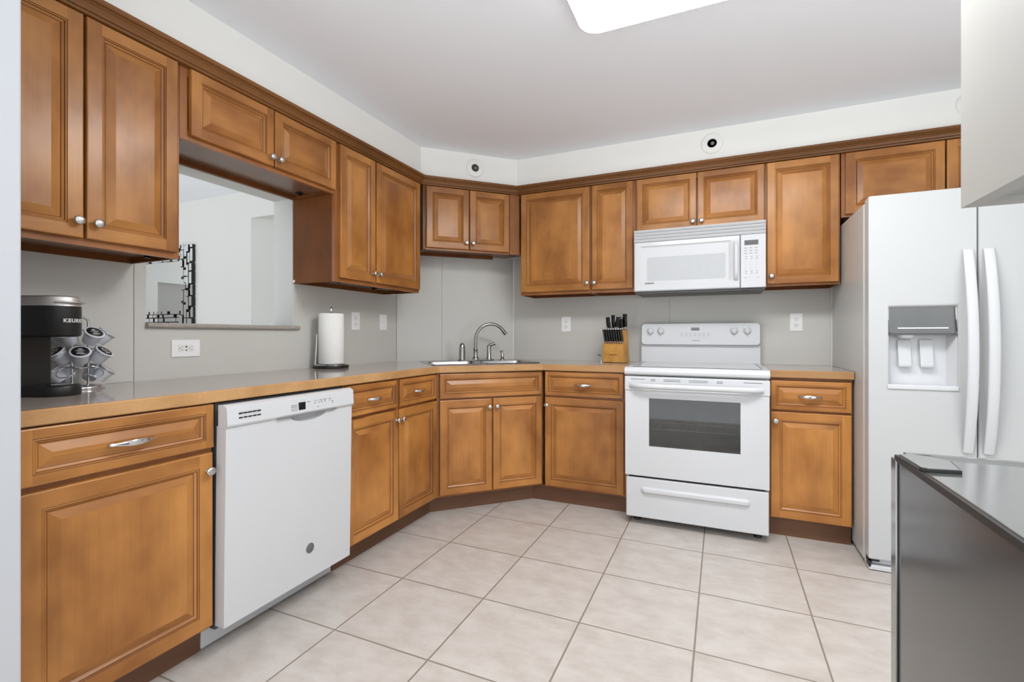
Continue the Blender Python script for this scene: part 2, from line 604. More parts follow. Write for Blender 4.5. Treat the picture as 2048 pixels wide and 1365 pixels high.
# backsplash panels
SPL = 0.006
p = MB().box(XA, XA + SPL, 0.556, 1.1685, CT, 1.43)
struct(p.build('trim_1', 'splash', bevel=0.001))
p = MB().prism([(1.1715, CT), (2.905, CT), (2.905, 1.42), (OY1 + 0.002, 1.42), (OY1 + 0.002, 1.147), (OY0 - 0.002, 1.147), (OY0 - 0.002, 1.43), (1.1715, 1.43)], XA, XA + SPL, axis='x')
struct(p.build('trim_2', 'splash', bevel=0.001))
dx, dy = 1 / R2, -1 / R2
def dpanel(name, a0, a1, z1):
    (x0, y0), (x1, y1) = diag(a0, NW), diag(a1, NW)
    q = [(x0, y0), (x1, y1), (x1 + dx * SPL, y1 + dy * SPL), (x0 + dx * SPL, y0 + dy * SPL)]
    struct(MB().prism(q, CT, z1).build(name, 'splash', bevel=0.001))
dpanel('trim_3', 0.482, 0.8245, 1.745)
dpanel('trim_4', 0.8257, 1.418, 1.745)
struct(MB().prism([(-1.555, CT), (-0.3435, CT), (-0.3435, 1.45), (-1.379, 1.45), (-1.379, 1.745), (-1.555, 1.745)], YB - SPL, YB, axis='y').build('trim_5', 'splash', bevel=0.001))
struct(MB().box(-0.3405, 0.634, YB - SPL, YB, CT, 1.45).build('trim_6', 'splash', bevel=0.001))
struct(MB().box(XO, XA - 0.001, OY1 - 0.005, OY1 - 0.0005, OZ0 + 0.017, OZ1 - 0.001).build('trim_9', 'jamb'))  # thin grey sheets added over the reveal to hold down its brightness
struct(MB().box(XO, XA - 0.001, OY0, OY1 - 0.005, OZ1 - 0.005, OZ1 - 0.0005).build('trim_10', 'jamb'))
# stone sill with a rounded nose, and the white cap at the end of the panel
ny = [(XO, OZ0 - 0.006), (XA + 0.012, OZ0 - 0.006)] + arc(XA + 0.018, OZ0 + 0.005, 0.011, -90, 90, 8) + [(XO, OZ0 + 0.016)]
struct(MB().prism(ny, OY0 - 0.004, OY1 + 0.028, axis='y', smooth=True).build('trim_7', 'sill'))
struct(MB().box(XA, XA + 0.014, OY1 - 0.002, OY1 + 0.03, 1.418, 1.432).build('trim_8', 'plastic', bevel=0.002))

# ------------------------------------------------------------------ cabinet parts
KN = 0


def knob_mb(x, y, z, s=1.0):
    k = MB()
    k.lathe([(0.008 * s, 0), (0.008 * s, 0.002), (0.0045 * s, 0.005), (0.0045 * s, 0.012), (0.0125 * s, 0.016), (0.0148 * s, 0.020), (0.0135 * s, 0.0245), (0.007 * s, 0.0265), (0.0015, 0.0268)], 18, axis='y', at=(x, y, z), sx=1.1)
    return k


def pull_mb(x, y, z, L=0.112):
    k = MB()
    rs = []
    n_ = 24
    for i in range(n_ + 1):
        t = i / n_ * 2 - 1
        out = 0.0035 + 0.021 * (1 - t * t) ** 0.75
        hz = 0.0034 + 0.0062 * max(0.0, math.cos(t * PI * 0.5)) ** 1.4 + 0.0022 * max(0.0, 1 - ((abs(t) - 0.93) / 0.09) ** 2)
        th = 0.0026 + 0.0012 * (1 - abs(t))
        rs.append([(x + t * L / 2, y - out - th * math.sin(2 * PI * q / 12), z + hz * math.cos(2 * PI * q / 12)) for q in range(12)])
    k.rings(rs, 0, True)
    for sgn in (-1, 1):
        k.box(x + sgn * L * 0.475 - 0.004, x + sgn * L * 0.475 + 0.004, y - 0.006, y, z - 0.0035, z + 0.0035)
    return k


def panel_front(name, parent, x0, x1, z0, z1, yf, fw=0.056, t=0.02, slab_rail=None):
    """raised-panel door or drawer front whose outer face is at y = yf; slots 0 upright, 1 crosswise, 2 glaze"""
    b = MB()
    w_, h_ = x1 - x0, z1 - z0
    sl = min(0.021, w_ * 0.10, h_ * 0.14)
    yb = yf + t
    def ring(i, y):
        return [(x0 + i, y, z0 + i), (x1 - i, y, z0 + i), (x1 - i, y, z1 - i), (x0 + i, y, z1 - i)]
    b.rings([ring(0, yb), ring(0, yf + 0.004), ring(0.0012, yf + 0.0012), ring(0.004, yf)], 0, False, True, False)
    i0, i1 = 0.004, fw - 0.014
    # stiles run the full height, rails fit between them
    A = lambda x, z: (x, yf, z)
    b.add([A(x0 + i0, z0 + i0), A(x0 + i1, z0 + i0), A(x0 + i1, z1 - i0), A(x0 + i0, z1 - i0)], [(0, 1, 2, 3)], 0)
    b.add([A(x1 - i1, z0 + i0), A(x1 - i0, z0 + i0), A(x1 - i0, z1 - i0), A(x1 - i1, z1 - i0)], [(0, 1, 2, 3)], 0)
    b.add([A(x0 + i1, z0 + i0), A(x1 - i1, z0 + i0), A(x1 - i1, z0 + i1), A(x0 + i1, z0 + i1)], [(0, 1, 2, 3)], 1)
    b.add([A(x0 + i1, z1 - i1), A(x1 - i1, z1 - i1), A(x1 - i1, z1 - i0), A(x0 + i1, z1 - i0)], [(0, 1, 2, 3)], 1)
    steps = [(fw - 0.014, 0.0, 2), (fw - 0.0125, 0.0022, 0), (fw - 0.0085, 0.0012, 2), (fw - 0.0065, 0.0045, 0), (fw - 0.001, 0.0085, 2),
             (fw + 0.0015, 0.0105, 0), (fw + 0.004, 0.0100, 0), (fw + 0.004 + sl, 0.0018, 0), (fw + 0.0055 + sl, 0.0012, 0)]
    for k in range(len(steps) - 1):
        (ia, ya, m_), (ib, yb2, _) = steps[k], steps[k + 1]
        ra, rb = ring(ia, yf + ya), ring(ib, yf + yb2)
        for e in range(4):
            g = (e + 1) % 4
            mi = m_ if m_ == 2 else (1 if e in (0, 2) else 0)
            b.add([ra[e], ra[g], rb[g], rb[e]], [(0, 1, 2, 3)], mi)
    horizontal = w_ > h_ * 1.25
    b.add(ring(steps[-1][0], yf + steps[-1][1]), [(0, 1, 2, 3)], 1 if horizontal else 0)
    return b.build(name, ['wood', 'woodx', 'glaze_shade'], parent)


def add_door(parent, x0, x1, z0, z1, yf, knob=None, fw=0.056):
    d_ = panel_front('door', parent, x0, x1, z0, z1, yf, fw)
    if knob:
        k = knob_mb(knob[0], yf, knob[1]).build('knob', 'nickel', d_)
        tag(k, 'silver round knob')
    return d_


def add_drawer(parent, x0, x1, z0, z1, yf, pull=True, fw=0.036, L=0.112):
    d_ = panel_front('drawer', parent, x0, x1, z0, z1, yf, fw)
    if pull:
        k = pull_mb((x0 + x1) / 2, yf, (z0 + z1) / 2 - 0.003, L).build('handle', 'chrome', d_)
        tag(k, 'silver bow handle')
    return d_


def base_body(parent, x0, x1, depth, kick=0.075, kx0=None, kx1=None, outline=None):
    """carcass with its face frame at y = -(depth-0.02), and the recessed toe kick"""
    f = depth - 0.0205
    if outline is None:
        b = MB().box(x0, x1, -f, -0.008, 0.105, CU - 0.001)
        b.build('body', ['body'], parent)
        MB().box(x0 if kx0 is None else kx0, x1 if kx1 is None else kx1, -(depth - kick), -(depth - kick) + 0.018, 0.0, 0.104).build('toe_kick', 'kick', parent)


def upper_body(parent, x0, x1, z0, z1, depth, lip=0.022, end='end'):
    """open-bottomed wall cabinet: side panels, face frame, back rail and a bottom set up by the lip"""
    f = depth - 0.0205
    b = MB()
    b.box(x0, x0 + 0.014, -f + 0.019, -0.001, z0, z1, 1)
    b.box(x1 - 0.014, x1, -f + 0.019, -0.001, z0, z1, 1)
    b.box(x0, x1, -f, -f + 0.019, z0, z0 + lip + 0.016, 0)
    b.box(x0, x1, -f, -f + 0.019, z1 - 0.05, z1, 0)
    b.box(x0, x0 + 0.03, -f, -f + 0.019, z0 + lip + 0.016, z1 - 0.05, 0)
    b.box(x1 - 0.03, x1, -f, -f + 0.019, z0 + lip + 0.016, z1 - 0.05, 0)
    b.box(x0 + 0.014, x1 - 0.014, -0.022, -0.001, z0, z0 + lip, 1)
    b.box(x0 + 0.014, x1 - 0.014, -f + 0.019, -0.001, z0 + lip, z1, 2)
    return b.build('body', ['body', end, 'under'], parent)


def bracket(parent, x, y, z):
    b = MB()
    b.box(x - 0.016, x + 0.016, y - 0.014, y + 0.014, z - 0.006, z)
    b.lathe([(0.007, 0), (0.007, 0.008), (0.004, 0.009)], 10, at=(x - 0.006, y, z - 0.014))
    b.lathe([(0.007, 0), (0.007, 0.008), (0.004, 0.009)], 10, at=(x + 0.008, y + 0.004, z - 0.014))
    return tag(b.build('bracket', 'black', parent), 'small black bracket under the cabinet')


# ------------------------------------------------------------------ base cabinets
DA = 0.633      # door faces from the pass-through wall
DB = 0.588      # door faces from the range wall
NF = 2.902      # door faces of the corner cabinet along the diagonal
DD = NW - NF
DRZ0, DRZ1, DOZ0, DOZ1 = 0.728, 0.876, 0.118, 0.714

t = thing('base_cabinet', 'base cabinet below the coffee maker, one wide drawer over one wide door', 'cabinet', **on_a(0.83))
x0, x1 = 0.560 - 0.83, 1.090 - 0.83
base_body(t, x0, x1, DA, 0.085)
add_drawer(t, 0.585 - 0.83, 1.086 - 0.83, DRZ0 + 0.002, DRZ1 + 0.003, -DA, fw=0.042, L=0.118)
add_door(t, 0.585 - 0.83, 1.082 - 0.83, DOZ0, DOZ1, -DA, knob=(1.062 - 0.83, 0.655), fw=0.06)

t = thing('base_cabinet', 'base cabinet between dishwasher and corner sink with two small drawers over two doors', 'cabinet', **on_a(2.1))
base_body(t, 1.712 - 2.1, 2.497 - 2.1, DA, 0.085, kx1=2.534 - 2.1)
add_drawer(t, 1.722 - 2.1, 2.108 - 2.1, DRZ0, DRZ1, -DA, L=0.105)
add_drawer(t, 2.124 - 2.1, 2.484 - 2.1, DRZ0, DRZ1, -DA, L=0.105)
add_door(t, 1.722 - 2.1, 2.110 - 2.1, DOZ0, DOZ1, -DA, knob=(2.093 - 2.1, 0.660))
add_door(t, 2.118 - 2.1, 2.488 - 2.1, DOZ0, DOZ1, -DA, knob=(2.136 - 2.1, 0.660))

t = thing('corner_base_cabinet', 'angled corner base cabinet under the sink, plain long front over two doors', 'cabinet', **on_d(0.993))
cb = MB()
a0, a1 = 0.630 - 0.993, 1.360 - 0.993
f = DD - 0.0205
cb.prism([(a0, -f), (a1, -f), (a1 - 0.02, -0.36), (0.30, -0.02), (-0.30, -0.02), (a0 + 0.02, -0.36)], 0.105, 0.125)
cb.box(a0, a1, -f, -f + 0.019, 0.125, CU - 0.001)
cb.build('body', 'body', t)
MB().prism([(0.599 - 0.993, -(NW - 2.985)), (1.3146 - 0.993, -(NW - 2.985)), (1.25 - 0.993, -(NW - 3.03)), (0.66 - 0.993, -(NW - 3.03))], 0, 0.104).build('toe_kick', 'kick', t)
fr = panel_front('front_panel', t, 0.648 - 0.993, 1.342 - 0.993, DRZ0 - 0.006, DRZ1, -DD, 0.04)
add_door(t, 0.648 - 0.993, 0.990 - 0.993, DOZ0 + 0.002, DOZ1 - 0.002, -DD, knob=(0.969 - 0.993, 0.660))
add_door(t, 0.996 - 0.993, 1.342 - 0.993, DOZ0 + 0.002, DOZ1 - 0.002, -DD, knob=(1.020 - 0.993, 0.660))

t = thing('base_cabinet', 'base cabinet between the corner sink and the stove, one drawer over one door', 'cabinet', **on_b(-0.82))
base_body(t, -1.085 + 0.82, -0.545 + 0.82, DB, 0.053, kx0=-1.181 + 0.82)
add_drawer(t, -1.078 + 0.82, -0.560 + 0.82, DRZ0 - 0.008, DRZ1, -DB, L=0.108)
add_door(t, -1.078 + 0.82, -0.557 + 0.82, DOZ0, DOZ1 - 0.008, -DB, knob=(-1.062 + 0.82, 0.656))

t = thing('base_cabinet', 'narrow base cabinet between stove and refrigerator, small drawer over one door', 'cabinet', **on_b(0.438))
base_body(t, 0.243 - 0.438, 0.629 - 0.438, DB, 0.053)
add_drawer(t, 0.250 - 0.438, 0.622 - 0.438, DRZ0 - 0.020, DRZ1 - 0.008, -DB, L=0.108)
add_door(t, 0.250 - 0.438, 0.622 - 0.438, DOZ0 - 0.006, DOZ1 - 0.018, -DB, knob=(0.272 - 0.438, 0.646))

# ------------------------------------------------------------------ upper cabinets
UD = 0.33
UZ0, UZ1, UDZ0, UDZ1 = 1.412, 2.186, 1.434, 2.166
t = thing('wall_cabinet', 'tall two-door wall cabinet above the coffee maker', 'cabinet', **on_a(0.86, UZ0))
z = UZ0
upper_body(t, 0.560 - 0.86, 1.165 - 0.86, 0, UZ1 - z, UD)
add_door(t, 0.575 - 0.86, 0.856 - 0.86, UDZ0 - z, UDZ1 - z, -UD, knob=(0.836 - 0.86, 0.075))
add_door(t, 0.864 - 0.86, 1.150 - 0.86, UDZ0 - z, UDZ1 - z, -UD, knob=(0.889 - 0.86, 0.075))
bracket(t, 1.12 - 0.86, -0.19, 0.02)

z = 1.886
t = thing('wall_cabinet', 'short two-door wall cabinet spanning above the pass-through opening', 'cabinet', **on_a(1.575, z))
upper_body(t, 1.167 - 1.575, 1.973 - 1.575, 0, UZ1 - z, UD)
add_door(t, 1.200 - 1.575, 1.578 - 1.575, 0.018, UDZ1 - z, -UD, knob=(1.560 - 1.575, 0.055), fw=0.052)
add_door(t, 1.584 - 1.575, 1.966 - 1.575, 0.018, UDZ1 - z, -UD, knob=(1.606 - 1.575, 0.055), fw=0.052)
bracket(t, 1.93 - 1.575, -0.10, 0.02)

z = UZ0
t = thing('wall_cabinet', 'tall two-door wall cabinet between the pass-through and the corner', 'cabinet', **on_a(2.37, z))
upper_body(t, 1.975 - 2.37, 2.762 - 2.37, 0, UZ1 - z, UD)
add_door(t, 2.000 - 2.37, 2.286 - 2.37, UDZ0 - z, UDZ1 - z, -UD, knob=(2.268 - 2.37, 0.075))
add_door(t, 2.300 - 2.37, 2.750 - 2.37, UDZ0 - z, UDZ1 - z, -UD, knob=(2.322 - 2.37, 0.075))
bracket(t, 2.10 - 2.37, -0.22, 0.02)
bracket(t, 2.50 - 2.37, -0.14, 0.02)

z = 1.722
t = thing('corner_wall_cabinet', 'small two-door angled wall cabinet above the corner sink', 'cabinet', **on_d(0.968, z))
UN = NW - 3.306
cb = MB()
a0, a1 = 0.622 - 0.968, 1.346 - 0.968
f = UN - 0.0205
H = UZ1 - z
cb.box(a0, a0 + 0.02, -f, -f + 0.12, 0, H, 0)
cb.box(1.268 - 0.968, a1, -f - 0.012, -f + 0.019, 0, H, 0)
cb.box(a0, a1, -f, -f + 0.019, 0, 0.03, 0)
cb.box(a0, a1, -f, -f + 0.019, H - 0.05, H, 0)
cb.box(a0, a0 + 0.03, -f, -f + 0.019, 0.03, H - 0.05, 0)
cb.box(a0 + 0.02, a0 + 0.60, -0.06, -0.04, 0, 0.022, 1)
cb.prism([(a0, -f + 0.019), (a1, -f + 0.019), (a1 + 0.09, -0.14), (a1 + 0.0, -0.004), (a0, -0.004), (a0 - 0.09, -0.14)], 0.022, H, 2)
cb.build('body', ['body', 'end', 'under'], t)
add_door(t, 0.643 - 0.968, 0.951 - 0.968, 0.014, UDZ1 - z, -UN, knob=(0.931 - 0.968, 0.060), fw=0.056)
add_door(t, 0.957 - 0.968, 1.262 - 0.968, 0.014, UDZ1 - z, -UN, knob=(0.980 - 0.968, 0.060), fw=0.056)

UB = YB - 3.27
z = UZ0 + 0.004
t = thing('wall_cabinet', 'tall wall cabinet with one wide door beside the angled corner cabinet', 'cabinet', **on_b(-1.11, z))
upper_body(t, -1.378 + 1.11, -0.842 + 1.11, 0, UZ1 - z, UB)
add_door(t, -1.370 + 1.11, -0.850 + 1.11, 0.022, UDZ1 - z, -UB, knob=(-0.866 + 1.11, 0.070), fw=0.058)

t = thing('wall_cabinet', 'tall wall cabinet with one narrow door on the sink side of the microwave', 'cabinet', **on_b(-0.69, z))
upper_body(t, -0.840 + 0.69, -0.537 + 0.69, 0, UZ1 - z, UB)
add_door(t, -0.832 + 0.69, -0.550 + 0.69, 0.022, UDZ1 - z, -UB, knob=(-0.814 + 0.69, 0.070), fw=0.05)

z = 1.806
t = thing('wall_cabinet', 'short two-door wall cabinet mounted directly above the microwave', 'cabinet', **on_b(-0.145, z))
upper_body(t, -0.535 + 0.145, 0.243 + 0.145, 0, UZ1 - z, UB)
add_door(t, -0.522 + 0.145, -0.149 + 0.145, 0.012, UDZ1 - z, -UB, knob=(-0.170 + 0.145, 0.045), fw=0.05)
add_door(t, -0.141 + 0.145, 0.238 + 0.145, 0.012, UDZ1 - z, -UB, knob=(-0.118 + 0.145, 0.045), fw=0.05)

z = UZ0 + 0.004
t = thing('wall_cabinet', 'tall single-door wall cabinet between the microwave and the refrigerator', 'cabinet', **on_b(0.437, z))
upper_body(t, 0.245 + 0 - 0.437, 0.628 - 0.437, 0, UZ1 - z, UB)
add_door(t, 0.253 - 0.437, 0.620 - 0.437, 0.014, UDZ1 - z, -UB, knob=(0.276 - 0.437, 0.060))

z = 1.800
t = thing('wall_cabinet', 'short wall cabinet over the top of the refrigerator, knobs hidden', 'cabinet', **on_b(1.10, z))
upper_body(t, 0.634 - 1.10, 1.570 - 1.10, 0, UZ1 - z, UB)
add_door(t, 0.652 - 1.10, 1.098 - 1.10, 0.014, UDZ1 - z, -UB)
add_door(t, 1.106 - 1.10, 1.555 - 1.10, 0.014, UDZ1 - z, -UB)

# crown moulding along the whole run
cp = [(-0.018, 2.169), (-0.002, 2.169), (0.004, 2.171), (0.006, 2.176), (0.002, 2.1785), (-0.002, 2.1795), (-0.002, 2.182), (0.003, 2.185), (0.006, 2.192), (0.013, 2.202), (0.021, 2.207), (0.021, 2.2105), (0.029, 2.2115), (0.033, 2.217), (0.033, 2.227), (-0.018, 2.227)]
cm = sweep(MB(), cp, [(-1.9045, 0.558), (-1.9045, 2.775), (-1.4000, 3.2695), (2.16, 3.2695)])
tag(cm.build('crown_moulding', 'crown'), 'dark brown wooden crown moulding running along the tops of the wall cabinets', 'moulding')

# ------------------------------------------------------------------ countertops and sink
FX, FY = -1.597, 2.980
cA, cB = (FX, 2.508), (-1.091, FY)
t = thing('countertop', 'long taupe countertop with wooden front edge wrapping from coffee maker round the corner to stove', 'countertop', (0, 0, CU))
def d2(pts):
    return [diag(a, n) for a, n in pts]
hole = []
SA0, SA1, SN0, SN1 = 0.625, 1.395, 3.02, 3.475
for a, n in rrect(SA0 + 0.02, SA1 - 0.02, SN0 + 0.02, SN1 - 0.10, 0.05, 4):
    hole.append(diag(a, n))
outer = [(XA + 0.007, 0.557), (FX - 0.018, 0.557), (FX - 0.018, cA[1] + 0.008), (cB[0] - 0.008, FY + 0.018), (-0.536, FY + 0.018), (-0.536, YB - 0.007), (-1.566, YB - 0.007), (XA + 0.007, 2.908)]
poly_hole('laminate_top', outer, hole, 0.0012, CT - CU, 'counter', t)
sweep(MB(), [(-0.017, 0.0), (-0.002, 0.0), (0.0, 0.003), (0.0, CT - CU - 0.003), (-0.003, CT - CU + 0.0005), (-0.017, CT - CU + 0.0005)], [(FX, 0.557), cA, cB, (-0.536, FY)]).build('wooden_edge', 'edge', t)

t = thing('countertop', 'short taupe countertop with wooden front edge between stove and refrigerator', 'countertop', (0, 0, CU))
MB().box(0.243, 0.631, FY + 0.018, YB - 0.007, 0.0012, CT - CU).build('laminate_top', 'counter', t)
sweep(MB(), [(-0.017, 0.0), (-0.002, 0.0), (0.0, 0.003), (0.0, CT - CU - 0.003), (-0.003, CT - CU + 0.0005), (-0.017, CT - CU + 0.0005)], [(0.243, FY), (0.631, FY)]).build('wooden_edge', 'edge', t)

sa, sn = (SA0 + SA1) / 2, (SN0 + SN1) / 2
sx, sy = diag(sa, sn)
t = thing('kitchen_sink', 'stainless steel double sink set into the corner countertop', 'sink', (sx, sy, CT), PI / 4)
hw, hd = (SA1 - SA0) / 2, (SN1 - SN0) / 2
def rr_ring(x0, x1, y0, y1, r, z):
    return [(p[0], p[1], z) for p in rrect(x0, x1, y0, y1, r, 5)]
b = MB()
bm_out = rr_ring(-hw, hw, -hd, hd, 0.03, 0.0005)
b.rings([bm_out, rr_ring(-hw + 0.003, hw - 0.003, -hd + 0.003, hd - 0.003, 0.028, 0.005), rr_ring(-hw + 0.012, hw - 0.012, -hd + 0.012, hd - 0.012, 0.024, 0.0055), rr_ring(-hw + 0.024, hw - 0.024, -hd + 0.024, hd - 0.104, 0.05, 0.003)], 0, True, False, False)
# deck between the bowls
b.box(-0.014, 0.014, -hd + 0.024, hd - 0.104, -0.006, 0.003)
b.build('rim', 'steel', t)
for nm, q0, q1 in (('bowl', -hw + 0.025, -0.014), ('bowl', 0.014, hw - 0.025)):
    b = MB()
    y0, y1 = -hd + 0.025, hd - 0.105
    b.rings([rr_ring(q0, q1, y0, y1, 0.05, 0.003), rr_ring(q0 + 0.006, q1 - 0.006, y0 + 0.006, y1 - 0.006, 0.048, -0.01), rr_ring(q0 + 0.02, q1 - 0.02, y0 + 0.02, y1 - 0.02, 0.05, -0.15), rr_ring(q0 + 0.05, q1 - 0.05, y0 + 0.05, y1 - 0.05, 0.03, -0.165)], 0, True, False, True)
    bo = b.build(nm, 'steel', t)
    MB().lathe([(0.04, 0), (0.038, 0.003), (0.01, 0.001)], 20, at=((q0 + q1) / 2, (y0 + y1) / 2, -0.165)).build('drain', 'chrome', bo)

# faucet on the sink's back ledge; local x along the diagonal wall
fx, fy = diag(1.035, 3.425)
t = thing('faucet', 'gooseneck faucet in brushed nickel with side sprayer and lever behind the corner sink', 'faucet', (fx, fy, CT + 0.0055), PI / 4)
b = MB().prism(rrect(-0.135, 0.145, -0.028, 0.028, 0.026, 6), 0, 0.007, smooth=True)
b.build('deck_plate', 'faucet', t, bevel=0.002)
b = MB().lathe([(0.027, 0.007), (0.027, 0.015), (0.021, 0.022), (0.017, 0.03), (0.0155, 0.075), (0.0175, 0.082), (0.0175, 0.088), (0.014, 0.092)], 20)
pts = [(0, 0, 0.09), (0.0, 0, 0.13)]
for i in range(1, 19):
    a = math.radians(180 - i * 8.2)
    pts.append((0.118 + 0.118 * math.cos(a), -0.016 * i / 18.0, 0.155 + 0.118 * math.sin(a)))
lx, ly, lz = pts[-1]
pts += [(lx + 0.018, ly, lz - 0.022)]
b.tube(pts, [0.0115] * (len(pts) - 3) + [0.013, 0.0145, 0.0145], 14)
b.build('spout', 'faucet', t)
b = MB().lathe([(0.026, 0.007), (0.026, 0.012), (0.0235, 0.02), (0.0235, 0.075), (0.022, 0.1), (0.018, 0.118), (0.011, 0.128), (0.003, 0.130)], 20, at=(-0.104, 0.0, 0))
b.build('sprayer', 'faucet', t)
b = MB().lathe([(0.024, 0.007), (0.022, 0.014), (0.0165, 0.022), (0.0165, 0.105), (0.015, 0.112), (0.004, 0.115)], 18, at=(0.106, 0, 0))
b.tube([(0.106, 0, 0.108), (0.125, -0.006, 0.119), (0.152, -0.013, 0.126)], [0.0125, 0.0115, 0.0105], 12)
b.build('lever', 'faucet', t)
dxx, dyy = diag(1.240, 3.402)
t = thing('soap_dispenser', 'small brushed nickel soap dispenser on the sink ledge beside the faucet lever', 'soap dispenser', (dxx, dyy, CT + 0.0055), PI / 4)
MB().lathe([(0.021, 0), (0.020, 0.006), (0.013, 0.010), (0.0125, 0.045), (0.010, 0.05)], 16).build('collar', 'faucet', t)
b = MB().lathe([(0.008, 0.048), (0.008, 0.07), (0.003, 0.072)], 12)
b.tube([(0, 0, 0.064), (-0.012, -0.010, 0.067), (-0.020, -0.016, 0.060)], 0.005, 8)
b.build('pump', 'faucet', t)

# ------------------------------------------------------------------ dishwasher
t = thing('dishwasher', 'white built-in dishwasher under the countertop between two base cabinets', 'dishwasher', **on_a(1.4))
hw = 0.303
FD = 0.688
MB().box(-hw, hw, -0.62, -0.02, 0.09, CU - 0.006).build('tub', 'dgrey', t)
b = MB()
ft, fb = FD - 0.010, FD - 0.022          # the door leans back a little towards the floor
pk = [(0.055 + 0.092 * math.cos(PI * i / 20.0), 0.801 - 0.034 * math.sin(PI * i / 20.0) ** 0.75) for i in range(21)]
pts = [(-hw, 0.801), (-hw, 0.104), (hw, 0.104), (hw, 0.801)] + pk
b.prism(pts, -ft, -0.630, axis='y')
def lean(mb):
    mb.v = [(p_[0], p_[1] + (0.801 - p_[2]) * (ft - fb) / 0.7, p_[2]) for p_ in mb.v]
    return mb
dd = lean(b).build('door_panel', 'white', t)
b = MB()
b.prism([(-FD, 0.806), (-FD + 0.004, 0.798), (-0.64, 0.798), (-0.64, CU - 0.010), (-FD + 0.022, CU - 0.010), (-FD + 0.004, CU - 0.018)], -hw - 0.002, hw + 0.002, axis='x')
b.build('control_panel', 'white', t, bevel=0.002)
# pocket handle: dark groove under the console, scooped hollow below it
b = MB().box(-0.10, 0.20, -FD - 0.0006, -FD + 0.010, 0.7945, 0.8000)
pts = []
b.build('groove', 'grey', t)
b = MB()
rs = []
for k in range(9):
    s_ = k / 8.0
    yq = -ft + 0.0005 + 0.024 * math.sin(s_ * PI / 2)
    rs.append([(0.055 + 0.092 * math.cos(PI * i / 20.0) * (1 - 0.35 * s_ * s_), yq, 0.8012 - 0.034 * math.sin(PI * i / 20.0) ** 0.75 * math.sqrt(max(0.0, 1 - s_ * s_))) for i in range(21)])
b.rings(rs, 0, True, False, False, closed=False)
b = lean(b)
b.build('pocket_handle', 'white', t)
b = MB()
for r_ in range(2):
    for k in range(5):
        b.box(-0.262 + k * 0.018, -0.262 + k * 0.018 + 0.014, -FD - 0.0006, -FD + 0.003, 0.840 - r_ * 0.0155, 0.8445 - r_ * 0.0155)
b.build('vent', 'black', t)
MB().box(-0.004, 0.028, -FD - 0.0008, -FD + 0.003, 0.817, 0.847).build('display', 'blackgloss', t)
b = MB()
for k in range(4):
    b.box(-0.040, -0.034, -FD - 0.0006, -FD + 0.003, 0.838 - k * 0.0072, 0.8398 - k * 0.0072)
    b.box(-0.031, -0.012, -FD - 0.0004, -FD + 0.003, 0.8385 - k * 0.0072, 0.8394 - k * 0.0072)
for xx, zz in ((0.078, 0.836), (0.098, 0.837), (0.114, 0.837), (0.132, 0.838), (0.158, 0.838), (0.176, 0.833), (0.176, 0.827), (0.094, 0.818)):
    MB().lathe([(0.0024, 0), (0.0024, 0.0006)], 8, axis='y', at=(xx, -FD, zz)).build('button', 'ink', t)
for xx in (0.04, 0.075, 0.103, 0.128, 0.155):
    b.box(xx, xx + 0.014, -FD - 0.0004, -FD + 0.003, 0.8455, 0.8463)
b.build('lettering', 'ink', t)
# round grey emblem with a ring and a script monogram
ez, ex = 0.232, 0.070
ey = -(fb + (ft - fb) * (ez - 0.1) / 0.7)
e = MB().lathe([(0.0205, -0.002), (0.0205, 0.0016), (0.019, 0.0022), (0.001, 0.0022)], 28, axis='y', at=(ex, ey, ez))
eo = e.build('emblem', 'emblem', t)
e = MB()
e.torus(0.0165, 0.0006, 28, 6, mat4=Matrix.Translation((ex, ey - 0.0024, ez)) @ Matrix.Rotation(PI / 2, 4, 'X'))
merge(e, text_mb('GE', 0.017, 0.0004), (ex, ey - 0.0024, ez))
e.build('monogram', 'ink', eo)
b = MB().box(-hw - 0.004, hw, -0.553, -0.50, 0.006, 0.098)
b.box(-hw - 0.004, hw, -0.50, -0.46, 0.088, 0.098)
b.build('kick_plate', 'white', t, bevel=0.003)
for s_ in (-0.26, 0.26):
    MB().lathe([(0.018, 0.0), (0.018, 0.006), (0.01, 0.01), (0.01, 0.09)], 12, at=(s_, -0.47, 0)).build('foot', 'black', t)

# ------------------------------------------------------------------ range
RX = -0.146
t = thing('stove', 'white freestanding electric stove with a glass top and oven window', 'stove', (RX, YB - 0.012, 0))
def ry(y): return y - (YB - 0.012)
hw = 0.379
fy_ = ry(2.862)
b = MB()
b.box(-hw, -hw + 0.03, fy_ + 0.045, ry(3.53), 0.05, 0.885)
b.box(hw - 0.03, hw, fy_ + 0.045, ry(3.53), 0.05, 0.885)
b.box(-hw, hw, ry(3.50), ry(3.55), 0.05, 0.93)
b.box(-hw + 0.03, hw - 0.03, fy_ + 0.045, ry(3.50), 0.80, 0.885)
b.box(-hw + 0.03, hw - 0.03, fy_ + 0.045, ry(3.50), 0.05, 0.36)
b.build('body', 'white', t)
